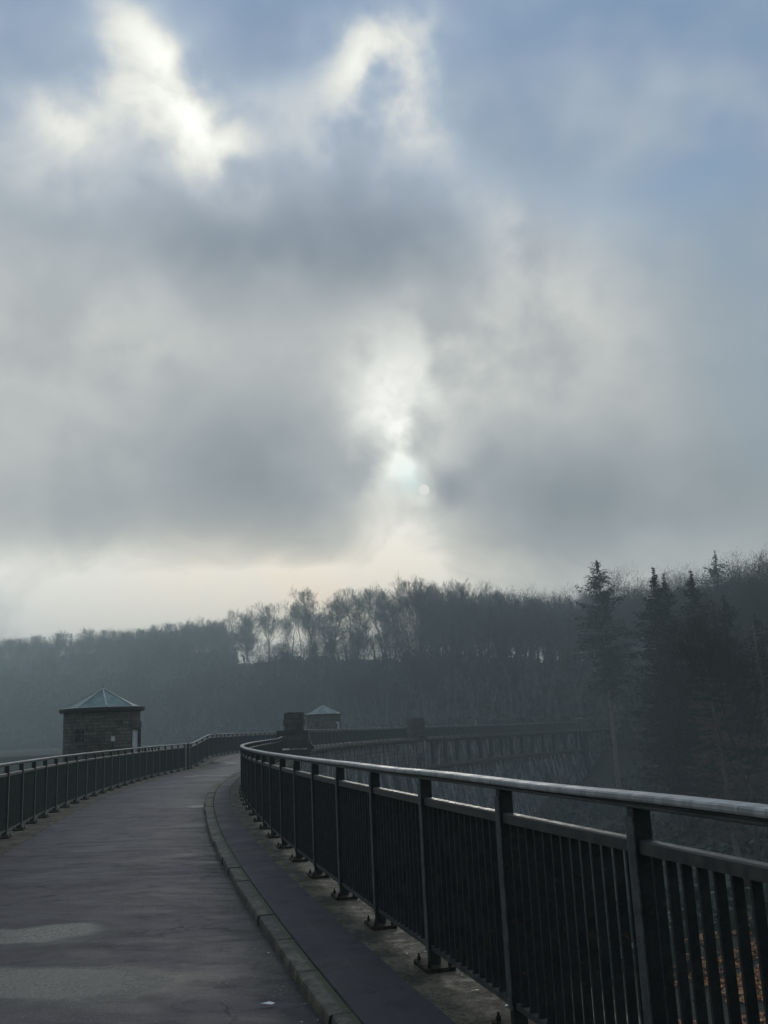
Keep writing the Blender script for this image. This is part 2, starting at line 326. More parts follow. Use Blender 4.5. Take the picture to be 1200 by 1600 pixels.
# ------------------------------------------------------------ mesh collector
class MB:
    def __init__(s): s.v = []; s.f = []; s.uv = []; s.has_uv = False
    def add(s, vs, fs, uvs=None):
        o = len(s.v); s.v += [tuple(x) for x in vs]; s.f += [tuple(o+i for i in f) for f in fs]
        if uvs: s.has_uv = True; s.uv += uvs
        else: s.uv += [[(0, 0)]*len(f) for f in fs]
    def box(s, c, half, ax=None, bevel=0):
        # ax: (ux, uy, uz) unit vectors; an optional chamfer round all edges in the ux-uy outline
        ux, uy, uz = ax or (Vector((1,0,0)), Vector((0,1,0)), Vector((0,0,1)))
        c = Vector(c); hx, hy, hz = half
        if bevel:
            pr = [(hx-bevel,-hy),(hx,-hy+bevel),(hx,hy-bevel),(hx-bevel,hy),(-hx+bevel,hy),(-hx,hy-bevel),(-hx,-hy+bevel),(-hx+bevel,-hy)]
        else: pr = [(hx,-hy),(hx,hy),(-hx,hy),(-hx,-hy)]
        n = len(pr)
        vs = [c+ux*a+uy*b_-uz*hz for a, b_ in pr]+[c+ux*a+uy*b_+uz*hz for a, b_ in pr]
        fs = [tuple(reversed(range(n))), tuple(range(n, 2*n))]+[(i, (i+1) % n, (i+1) % n+n, i+n) for i in range(n)]
        s.add(vs, fs)
    def cyl(s, c, r, z0, z1, n=24, r2=None):
        r2 = r if r2 is None else r2; c = Vector(c)
        vs = []; 
        for rr, z in ((r, z0), (r2, z1)):
            vs += [Vector((c.x+rr*math.cos(2*math.pi*i/n), c.y+rr*math.sin(2*math.pi*i/n), z)) for i in range(n)]
        fs = [(i, (i+1) % n, (i+1) % n+n, i+n) for i in range(n)]
        uv = [[(2*math.pi*i/n*r, z0), (2*math.pi*(i+1)/n*r, z0), (2*math.pi*(i+1)/n*r, z1), (2*math.pi*i/n*r, z1)] for i in range(n)]
        s.add(vs, fs, uv); s.add(vs[:n], [tuple(reversed(range(n)))]); s.add(vs[n:], [tuple(range(n))])
    def build(s, name, m, parent=None, smooth=False, **props):
        me = bpy.data.meshes.new(name); me.from_pydata(s.v, [], s.f)
        if s.has_uv:
            l = me.uv_layers.new(name='UVMap'); l.data.foreach_set('uv', np.array([c for f in s.uv for c in f], dtype=np.float32).ravel())
        me.materials.append(m)
        if smooth: me.polygons.foreach_set('use_smooth', [True]*len(me.polygons))
        me.update()
        return link(name, me, parent, **props)
def link(name, me, parent=None, **props):
    o = bpy.data.objects.new(name, me); C.objects.link(o)
    if parent: o.parent = parent
    for k, v in props.items(): o[k] = v
    return o
def npmesh(name, verts, faces, m, smooth=False):
    """verts (n,3), faces (k,3|4) arrays"""
    me = bpy.data.meshes.new(name); faces = np.asarray(faces, dtype=np.int32); k = faces.shape[1]
    me.vertices.add(len(verts)); me.vertices.foreach_set('co', np.asarray(verts, dtype=np.float32).ravel())
    me.loops.add(faces.size); me.loops.foreach_set('vertex_index', faces.ravel())
    me.polygons.add(len(faces)); me.polygons.foreach_set('loop_start', np.arange(len(faces), dtype=np.int32)*k)
    me.materials.append(m); me.update(calc_edges=True)
    if smooth: me.polygons.foreach_set('use_smooth', [True]*len(faces))
    return me
def thing(name, label, cat, loc=(0,0,0), group=None):
    o = bpy.data.objects.new(name, None); C.objects.link(o); o.location = loc; o.empty_display_size = .3
    o['label'] = label; o['category'] = cat
    if group: o['group'] = group
    return o

# ------------------------------------------------------------ plan of the crest: two long curves
def curve(pts, step=.35):
    P_ = np.array(pts, float); out = []
    for i in range(len(P_)-1):
        p0 = P_[i-1] if i else 2*P_[0]-P_[1]; p1, p2 = P_[i], P_[i+1]; p3 = P_[i+2] if i+2 < len(P_) else 2*P_[-1]-P_[-2]
        # centripetal-ish Hermite
        d = np.linalg.norm(p2-p1); m1 = (p2-p0)/(np.linalg.norm(p2-p1)+np.linalg.norm(p1-p0))*d; m2 = (p3-p1)/(np.linalg.norm(p3-p2)+np.linalg.norm(p2-p1))*d
        n = max(2, int(d/.1))
        for t in np.arange(n)/n:
            out.append((2*t**3-3*t**2+1)*p1+(t**3-2*t**2+t)*m1+(-2*t**3+3*t**2)*p2+(t**3-t**2)*m2)
    out.append(P_[-1]); out = np.array(out)
    s = np.r_[0, np.cumsum(np.linalg.norm(np.diff(out, axis=0), axis=1))]
    for _ in range(6):   # light smoothing so that the bars do not wobble
        k = np.ones(21)/21; pad = np.vstack([out[0]+(out[0]-out[1])*np.arange(10, 0, -1)[:, None], out, out[-1]+(out[-1]-out[-2])*np.arange(1, 11)[:, None]])
        out = np.stack([np.convolve(pad[:, i], k, 'valid') for i in range(2)], 1)
    s = np.r_[0, np.cumsum(np.linalg.norm(np.diff(out, axis=0), axis=1))]
    S_ = np.arange(0, s[-1], step)
    return np.stack([np.interp(S_, s, out[:, 0]), np.interp(S_, s, out[:, 1])], 1)
RC = curve([(3.0,-5),(2.35,-2.2),(1.62,.8),(.92,3.78),(.53,5.22),(.17,6.5),(-.18,7.87),(-.53,9.24),(-.86,10.6),(-1.2,11.96),(-1.52,13.36),(-1.82,14.66),(-2.12,16.05),(-2.42,17.5),(-2.70,18.85),(-2.98,20.25),(-3.26,21.7),(-3.62,23.7),(-4.42,28.8),(-5.14,35.5),(-5.66,42.4),(-5.97,49),(-6.12,56),(-5.85,66),(-5.0,75.5),(-3.05,85),(1.6,100),(10.4,117),(18.3,130),(26.6,140.5),(36,150),(47,160)])
LC = curve([(-1.2,-6),(-2.9,0),(-4.75,8),(-6.38,16.4),(-6.92,19),(-7.24,20.6),(-7.72,23.4),(-8.2,26.8),(-8.72,31),(-9.15,35),(-9.5,40),(-9.65,46),(-9.65,53),(-9.75,58),(-9.6,63),(-9.0,70),(-7.9,77),(-6.3,86),(-2.1,102.5),(6.5,119.5),(14.6,133),(23,144.3),(32,154),(43,164.5)])
def sm(x, a, b):
    t = min(1, max(0, (x-a)/(b-a))); return t*t*(3-2*t)
def far_z(y): return float(np.interp(y, [60, 66, 85, 100, 117, 130, 140, 170], [.42, .43, .37, .32, .19, .08, .0, 0]))
def zR(y): return sm(y, 51, 60)*far_z(y)
def zL(y): return sm(y, 46.5, 52.5)*far_z(y)*.92
def normals(c):
    t = np.gradient(c, axis=0); t /= np.linalg.norm(t, axis=1)[:, None]
    return t, np.stack([-t[:, 1], t[:, 0]], 1)     # left normal
RT, RN = normals(RC); LT, LN = normals(LC)
# for every right sample the matching left sample
mono = 0; match = []
for i in range(len(RC)):
    d = LC-RC[i]; along = np.abs(d @ RT[i]); dist = np.linalg.norm(d, axis=1)
    cost = along+.15*dist; cost[:mono] = 1e9
    k = int(np.argmin(cost)); mono = k; match.append(k)
match = np.array(match); match = np.convolve(np.r_[[match[0]]*5, match, [match[-1]]*5], np.ones(11)/11, 'valid')
def Lat(f): 
    i = int(min(len(LC)-1.001, max(0, f))); t = f-i; j = min(i+1, len(LC)-1)
    return LC[i]*(1-t)+LC[j]*t
sR = np.arange(len(RC))*.35

# ---- deck surfaces
def strip(name, prof, m, kind='structure', i0=0, i1=None, uvs=False, jitter=None):
    """prof(i) -> list of Vector across; joined along the crest"""
    rows = [prof(i) for i in range(i0, i1 or len(RC))]; n = len(rows[0]); b = MB()
    vs = [p for r in rows for p in r]; fs = []; uv = []
    acc = [0]
    for k in range(1, n): acc.append(acc[-1]+(rows[0][k]-rows[0][k-1]).length)
    for a in range(len(rows)-1):
        for k in range(n-1):
            fs.append((a*n+k, a*n+k+1, (a+1)*n+k+1, (a+1)*n+k))
            uv.append([(sR[a+i0], acc[k]), (sR[a+i0], acc[k+1]), (sR[a+1+i0], acc[k+1]), (sR[a+1+i0], acc[k])])
    b.add(vs, fs, uv)
    return b.build(name, m, kind=kind)
def off(i, d, z):   # d metres left of the right railing
    p = RC[i]+RN[i]*d; L = Lat(match[i]); wd = np.linalg.norm(L-RC[i]); u = min(1, max(0, d/wd))
    return Vector((p[0], p[1], z+zR(RC[i][1])*(1-u)+zL(L[1])*u))
def kd(i, base, far): return float(np.interp(RC[i][1], [6, 24], [base, far]))
def wig(i, amp, f, ph): return amp*noise.noise(Vector((sR[i]*f, ph, 0)))
def pr_strip(i): return [off(i, -.42, -.16), off(i, -.42, -.012), off(i, kd(i, .27, .34)+.03, -.012)]
def pr_walk(i):
    a = kd(i, .27, .34)+wig(i, .03, 2.3, 1); return [off(i, a-.012, -.02), off(i, a, .004), off(i, (a+.7)/2, .010), off(i, .69+wig(i, .012, 3, 5), .002), off(i, .70, -.02)]
def pr_kerb(i):
    o_ = kd(i, .835, .895); j = .006*noise.noise(Vector((sR[i]*1.0, 3, 0)))
    return [off(i, .702, -.02), off(i, .705, .006+j), off(i, o_-.03, .004+j), off(i, o_-.006, -.008), off(i, o_, -.03), off(i, o_+.004, -.12)]
def pr_road(i):
    o_ = kd(i, .835, .895)-.02; L = Lat(match[i]); wd = np.linalg.norm(L-RC[i]); e = wd-.40
    r = [off(i, o_-.01, -.068)]
    for u in np.linspace(0.04, 1, 8):
        d = o_+(e-o_)*u; r.append(off(i, d, -.068+.03*math.sin(math.pi*u)*1.2+ (.045 if u == 1 else .02*u)))
    return r
def pr_lstrip(i):
    L = Lat(match[i]); wd = np.linalg.norm(L-RC[i])
    return [off(i, wd-.43+wig(i, .02, 1.5, 9), -.06), off(i, wd-.42+wig(i, .02, 1.5, 9), -.012), off(i, wd+.42, -.012), off(i, wd+.42, -.16)]
strip('concrete_verge', pr_strip, M['conc']); strip('footway', pr_walk, M['walk'])
strip('road', pr_road, M['road']); strip('concrete_edge', pr_lstrip, M['conc'])

def kerb_stones():
    b = MB(); rk = random.Random(9)
    def prof(sv, dj, zj, e):
        i = sv/.35; i0 = int(i); f = i-i0; 
        def o_(d, z): return off(i0, d, z).lerp(off(i0+1, d, z), f)
        w_ = kd(i0, .835, .895)+dj
        return [o_(.704, -.10), o_(.704+e, .006+zj-e*.5), o_(.712+e, .011+zj-e), o_(w_-.016-e, .011+zj-e), o_(w_-.006-e, .005+zj-e), o_(w_-e, -.020+zj), o_(w_+.004, -.12)]
    for j in range(int(sR[-1])-1):
        dj, zj, g = rk.uniform(-.010, .010), rk.uniform(-.006, .006), rk.uniform(.004, .012); tw = rk.uniform(-.006, .006)
        st = [(j+g, .003), (j+g+.008, 0), (j+.34, 0), (j+.67, 0), (j+.988-g*.3, 0), (j+1-g*.3, .003)]
        rows = [prof(a, dj+tw*(a-j-.5), zj, e) for a, e in st]; n = 7; vs = [p for r in rows for p in r]; fs = []; uv = []
        for a in range(5):
            for k in range(n-1):
                fs.append((a*n+k, a*n+k+1, (a+1)*n+k+1, (a+1)*n+k)); q = [0, .1, .11, .23, .25, .27, .37]
                uv.append([(st[a][0], q[k]-.1), (st[a][0], q[k+1]-.1), (st[a+1][0], q[k+1]-.1), (st[a+1][0], q[k]-.1)])
        for base in (0, 5*n):
            f = tuple(range(base, base+n)); fs.append(f if base else tuple(reversed(f))); uv.append([(j, 0)]*n)
        b.add(vs, fs, uv)
    b.build('kerb', M['kerb'], kind='structure')
kerb_stones()
# ------------------------------------------------------------ railings
def dedup(c, step):
    s = np.r_[0, np.cumsum(np.linalg.norm(np.diff(c, axis=0), axis=1))]
    q = np.arange(0, s[-1]+1e-6, step)
    return q, np.stack([np.interp(q, s, c[:, 0]), np.interp(q, s, c[:, 1])], 1)
def sweep(name, c, zf, prof, m, parent, smooth=False, wob=0):
    t, n = normals(c); k = len(prof); b = MB(); vs = []; fs = []; uv = []
    s = np.r_[0, np.cumsum(np.linalg.norm(np.diff(c, axis=0), axis=1))]
    for i in range(len(c)):
        z = zf(c[i][1])+(wob*noise.noise(Vector((s[i]*.7, 2, 7))) if wob else 0)
        for (a, h) in prof: vs.append((c[i][0]+n[i][0]*a, c[i][1]+n[i][1]*a, z+h))
    acc = np.cumsum([0]+[math.dist(prof[j], prof[(j+1) % k]) for j in range(k)])
    for i in range(len(c)-1):
        for j in range(k):
            l = (j+1) % k
            fs.append((i*k+j, i*k+l, (i+1)*k+l, (i+1)*k+j)); uv.append([(s[i], acc[j]), (s[i], acc[j+1]), (s[i+1], acc[j+1]), (s[i+1], acc[j])])
    b.add(vs, fs, uv); b.add(vs[:k], [tuple(reversed(range(k)))]); b.add(vs[-k:], [tuple(range(k))])
    return b.build(name, m, parent, smooth)
CAP = [(-.038,1.143),(-.045,1.145),(-.048,1.153),(-.047,1.165),(-.041,1.171),(0,1.1725),(.041,1.171),(.047,1.165),(.048,1.153),(.045,1.145),(.038,1.143)]
SUB = [(-.033,1.120),(-.038,1.123),(-.038,1.133),(-.030,1.136),(-.026,1.144),(.026,1.144),(.030,1.136),(.038,1.133),(.038,1.123),(.033,1.120)]
MID = [(-.026,.958),(-.026,1.000),(-.020,1.006),(.020,1.006),(.026,1.000),(.026,.958)]
BOT = [(-.024,.092),(-.024,.120),(.024,.120),(.024,.092)]
def railing(root, c, zf, s_off=0., spacing=1.4, detail=True, bars=100, paint='paint', cap='cap', nb=13, first_bars=0, panel_name='bar_panel'):
    """c: plan polyline. posts every `spacing` starting at s_off"""
    s = np.r_[0, np.cumsum(np.linalg.norm(np.diff(c, axis=0), axis=1))]
    tt, nn = normals(c)
    def at(q):
        p = np.array([np.interp(q, s, c[:, 0]), np.interp(q, s, c[:, 1])]); t = np.array([np.interp(q, s, tt[:, 0]), np.interp(q, s, tt[:, 1])]); t /= np.linalg.norm(t)
        return p, Vector((t[0], t[1], 0)), Vector((-t[1], t[0], 0))
    sweep('handrail', c, zf, CAP, M[cap], root, wob=.006)
    sweep('handrail_support', c, zf, SUB, M['rail'], root)
    sweep('mid_rail', c, zf, MID, M['rail'], root); sweep('bottom_rail', c, zf, BOT, M['rail'], root)
    posts = np.arange(s_off, s[-1], spacing); Z = Vector((0, 0, 1))
    for q in posts:
        p, t, n = at(q); z = zf(p[1])-.012
        b = MB(); b.box((p[0], p[1], z+.5655), (.026, .036, .5655), (t, n, Z), .004 if detail else 0)
        po = b.build('post', M[paint], root)
        b = MB(); b.box((p[0], p[1], z+.012), (.15, .095, .012), (t, n, Z), .01)
        if detail:
            for a in (-1, 1):
                for d in (-1, 1):
                    cc = Vector((p[0], p[1], z))+t*a*.115+n*d*.066
                    b.cyl(cc, .012, z+.024, z+.046, 6); b.cyl(cc, .006, z+.046, z+.064, 6)
        b.build('base_plate', M['plate'], po)
        b = MB(); b.box(Vector((p[0], p[1], z+.600))+n*(.0405 if root is r1 else -.0405), (.029, .0035, .500), (t, n, Z)); b.build('sky_lit_strip', M['sky_face'], po)  # added thin plate, coloured lighter to stand for sky light on the road face
    # infill of flat bars
    single = 0; rest = MB(); panels = MB()
    for k, q in enumerate(posts[:-1]):
        pan = MB()
        for j in range(nb):
            u = q+spacing*(j+1)/(nb+1); p, t, n = at(u); z = zf(p[1])
            b = MB(); 
            if detail:
                b.box((p[0], p[1], z+.5395), (.0065, .0185, .4175), (t, n, Z))
                b.box((p[0], p[1], z+.126), (.011, .022, .006), (t, n, Z))
            else: b.box((p[0], p[1], z+.539), (.011, .018, .418), (t, n, Z))
            if bars and k >= first_bars and single < bars: b.build('baluster', M[paint], root); single += 1
            elif bars: rest.add(b.v, b.f)
            else: pan.add(b.v, b.f)
        if not bars: pan.build(panel_name, M[paint], root)
    if rest.v: rest.build('baluster_row', M[paint], root, kind='stuff')
def sub(c, y0, y1): return c[(c[:, 1] >= y0) & (c[:, 1] <= y1)]
# near downstream railing: posts at measured places
cR = sub(RC, -4.6, 54.0)
sc_ = np.r_[0, np.cumsum(np.linalg.norm(np.diff(cR, axis=0), axis=1))]
s_at = float(np.interp(3.78, cR[:, 1], sc_)); s0 = s_at % 1.4
r1 = thing('railing', 'large near railing with pale wet handrail, sweeping from the right corner to the nearer pylon', 'railing', (0, 0, 0), 'railings along the dam crest')
k0 = int((s_at-s0)/1.4)
railing(r1, cR, zR, s0, first_bars=k0-1)
cL = sub(LC, 4, 46.2)
sc_ = np.r_[0, np.cumsum(np.linalg.norm(np.diff(cL, axis=0), axis=1))]
s_at = float(np.interp(16.35, cL[:, 1], sc_)); 
r2 = thing('railing', 'dark steel railing along the left edge of the road, in front of the nearer tower', 'railing', (0, 0, 0), 'railings along the dam crest')
railing(r2, cL, zL, s_at % 1.4, bars=0, paint='paintg', nb=14)
r3 = thing('railing', 'railing stepping up where the road bends, left of the nearer pylon', 'railing', (0, 0, 0), 'railings along the dam crest')
railing(r3, LC[(LC[:, 1] > 46.2) & (LC[:, 1] < 150)], zL, .7, detail=False, bars=0, paint='paintg', nb=14)
b = MB(); e = LC[np.argmin(abs(LC[:, 1]-45.9))]; b.box((e[0]+.02, e[1]+.28, .5), (.06, .06, .66)); b.build('end_post', M['paint'], r3)
r4 = thing('railing', 'dark green railing above the dam cornice between the two stone pylons', 'railing', (0, 0, 0), 'railings along the dam crest')
railing(r4, RC[(RC[:, 1] > 57.2) & (RC[:, 1] < 99.6)], zR, .6, detail=False, bars=0, paint='paintg', nb=14)
r5 = thing('railing', 'misty railing above the panelled dam wall right of the second stone pylon', 'railing', (0, 0, 0), 'railings along the dam crest')
railing(r5, RC[(RC[:, 1] > 102.4) & (RC[:, 1] < 139)], zR, .6, detail=False, bars=0, paint='paintg', nb=14)

# ------------------------------------------------------------ dam wall
def wall_obj():
    root = thing('dam_wall', 'curved stained masonry dam wall with cornice and panelled band under the railing', 'dam', (0, 0, 0))
    idx = list(range(0, len(RC), 3))
    def sheet(name, offs, i0, i1, m):
        b = MB(); rows = []; ids = [i for i in idx if i0 <= RC[i][1] <= i1]; n = len(offs)
        for i in ids: rows += [(*(RC[i]-RN[i]*d), z+(zR(RC[i][1]) if z > -.5 else 0)) for d, z in offs]
        acc = [0]
        for k in range(1, n): acc.append(acc[-1]+math.dist(offs[k], offs[k-1]))
        fs = []; uv = []
        for a in range(len(ids)-1):
            for k in range(n-1):
                fs.append((a*n+k, a*n+k+1, (a+1)*n+k+1, (a+1)*n+k)); s0_, s1_ = sR[ids[a]], sR[ids[a+1]]
                uv.append([(s0_, -acc[k]), (s0_, -acc[k+1]), (s1_, -acc[k+1]), (s1_, -acc[k])])
        b.add(rows, fs, uv); return b.build(name, m, root)
    sheet('wall', [(.36, -.3), (.40, -2.55), (1.6, -9), (4.5, -24)], -6, 160, M['dam'])
    sheet('cornice', [(.38, -.045), (.72, -.05), (.74, -.20), (.62, -.27), (.56, -.38), (.40, -.42)], -6, 160, M['conc'])
    sheet('string_course', [(.40, -2.50), (.72, -2.56), (.74, -2.76), (.52, -2.92), (.44, -3.0)], 101, 140, M['conc'])
    # pilasters of the panelled band, brackets under the ledge: surface relief of the masonry
    q, P2 = dedup(RC, .62); t2, n2 = normals(P2); bp = MB(); bk = MB(); ar = MB()
    for i in range(len(P2)):
        x, y = P2[i]; t = Vector((t2[i][0], t2[i][1], 0)); n = Vector((-n2[i][0], -n2[i][1], 0)); Z = Vector((0, 0, 1))
        if 102 < y < 139.5 and i % 5 == 0: bp.box(Vector((x, y, -1.45+zR(y)*.5))+n*.47, (.26, .12, 1.06), (t, n, Z))
        if 102 < y < 139.5 and i % 2 == 0: bk.box(Vector((x, y, -3.22))+n*.50, (.16, .13, .24), (t, n, Z))
    bp.build('pilaster_row', M['pylon'], root); bk.build('bracket_row', M['conc'], root)
    # blind arches between the pylons: flat sheets, recess shade put into the colour
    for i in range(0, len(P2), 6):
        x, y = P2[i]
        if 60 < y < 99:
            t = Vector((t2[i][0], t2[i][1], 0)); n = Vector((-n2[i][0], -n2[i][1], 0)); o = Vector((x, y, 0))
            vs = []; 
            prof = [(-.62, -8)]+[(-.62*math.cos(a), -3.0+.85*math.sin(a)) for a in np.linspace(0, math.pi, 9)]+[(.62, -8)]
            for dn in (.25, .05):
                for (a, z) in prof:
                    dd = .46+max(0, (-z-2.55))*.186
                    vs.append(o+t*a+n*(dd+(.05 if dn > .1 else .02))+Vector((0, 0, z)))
            m_ = len(prof); b = MB(); b.add(vs[:m_], [tuple(range(m_))]); b.build('blind_arch', M['arch_shade'], root)
    # end pier of the panelled wall
    i = int(np.argmin(abs(RC[:, 1]-139.8))); b = MB()
    b.box((RC[i][0]-RN[i][0]*.6, RC[i][1]-RN[i][1]*.6, -6.5), (.5, .5, 6.2), (Vector((*RT[i], 0)), Vector((*RN[i], 0)), Vector((0, 0, 1)))); b.build('end_pier', M['pylon'], root)
    # upstream face
    b = MB(); rows = []; ids = list(range(0, len(LC), 3)); fs = []; uv = []
    for i in ids: rows += [(*(LC[i]+LN[i]*d), z) for d, z in ((.40, -.10), (.45, -12))]
    for a in range(len(ids)-1): fs.append((2*a+1, 2*a, 2*a+2, 2*a+3)); uv.append([(ids[a]*.35, -12), (ids[a]*.35, 0), (ids[a+1]*.35, 0), (ids[a+1]*.35, -12)])
    b.add(rows, fs, uv); b.build('upstream_face', M['dam'], root)
M['arch_shade'] = simple('shaded_arch_masonry', (.022,.024,.026), (.042,.044,.044), 2, .9)
wall_obj()

# ------------------------------------------------------------ pylons
def pylon(x, y, zb, label, ang, body, crown, h1, h2, split, shaft):
    r = thing('stone_pylon', label, 'pylon', (x, y, zb), 'stone pylons on the dam')
    cz, sz = math.cos(ang), math.sin(ang); ax = (Vector((cz, sz, 0)), Vector((-sz, cz, 0)), Vector((0, 0, 1)))
    def bx(c, h, bv=0, b=None):
        b = b or MB(); b.box(ax[0]*c[0]+ax[1]*c[1]+Vector((0, 0, c[2])), h, ax, bv)
        return b
    def uvbox(b):   # box projection so that the courses show
        b.has_uv = True; b.uv = []
        for f in b.f:
            p = [Vector(b.v[i]) for i in f]; nn = (p[1]-p[0]).cross(p[2]-p[1]); nn = nn.normalized() if nn.length else Vector((0, 0, 1))
            if abs(nn.z) > .7: b.uv.append([(q.x, q.y) for q in p])
            else:
                d = Vector((-nn.y, nn.x, 0)).normalized(); b.uv.append([(q.dot(d), q.z) for q in p])
        return b
    bw = body
    b = bx((0, 0, split/2+.1), (bw, bw*.8, split/2-.1), .04); b = bx((-bw*.42, -bw*.02, split+.003), (bw*.56, bw*.86, .055), .02, b)
    uvbox(b).build('lower_block', M['pylon'], r)
    uvbox(bx((0, 0, -.05), (bw*1.12, bw*.95, .15), .03)).build('plinth', M['pylon'], r)
    # scroll-like curved buttress on the outer side
    b = MB(); pts = [(bw*1.10, .1), (bw*1.28, .1), (bw*1.34, .22), (bw*1.22, .34), (bw*1.06, .48), (bw*1.02, .8), (bw*1.0, split-.1), (bw*.9, split-.1), (bw*.9, .1)]
    for sgn in (1,):
        vs = [ax[0]*a+ax[1]*d+Vector((0, 0, z)) for d in (-bw*.5, bw*.5) for a, z in pts]; n = len(pts)
        b.add(vs, [tuple(range(n)), tuple(reversed(range(n, 2*n)))]+[((i+1) % n, i, i+n, (i+1) % n+n) for i in range(n)])
    uvbox(b).build('buttress', M['pylon'], r)
    z = split; cw = crown
    uvbox(bx((cw*.15, 0, z+(h1-z)/2-.02), (cw*.93, cw*.9, (h1-z)/2+.06), .05)).build('neck', M['pylon'], r)
    b = bx((cw*.15, 0, h1+.16), (cw*1.06, cw*1.04, .17), .12); b = bx((cw*.15, 0, h1+.345), (cw*1.0, cw*.98, .03), .12, b); uvbox(b).build('collar', M['pylon'], r)
    b = bx((cw*.15, 0, h1+.30+(h2-h1-.3)/2), (cw*.93, cw*.9, (h2-h1-.3)/2), .16)
    for a in (-.55, .55):
        b = bx((cw*(.15+a), 0, h2-.22), (cw*.42, cw*.94, .13), .06, b)
    uvbox(b).build('crown', M['pylon'], r)
    b = MB(); b.cyl(ax[0]*(-cw*.2)+Vector((0, 0, 0)), cw*.38, h2, h2+.045, 12, cw*.3); b.build('cap_stone', M['conc'], r)
    if shaft:
        b = bx((0, 0, -10), (bw*.95, bw*.75, 9.85))
        for k in range(4): b = bx((-bw*.7+k*bw*.46, -bw*.79, -9), (bw*.11, bw*.12, 8.7), 0, b)
        uvbox(b).build('shaft', M['dam'], r)
    return r
pylon(-5.62, 55.2, .40, 'nearer and larger dark stone pylon where the right railing ends', R_(2), .88, .56, 1.42, 2.12, 1.12, False)
pylon(2.15, 101.0, .30, 'further stone pylon standing on the dam wall, small and blurred by mist', R_(28), .86, .72, 1.45, 2.0, 1.1, True)

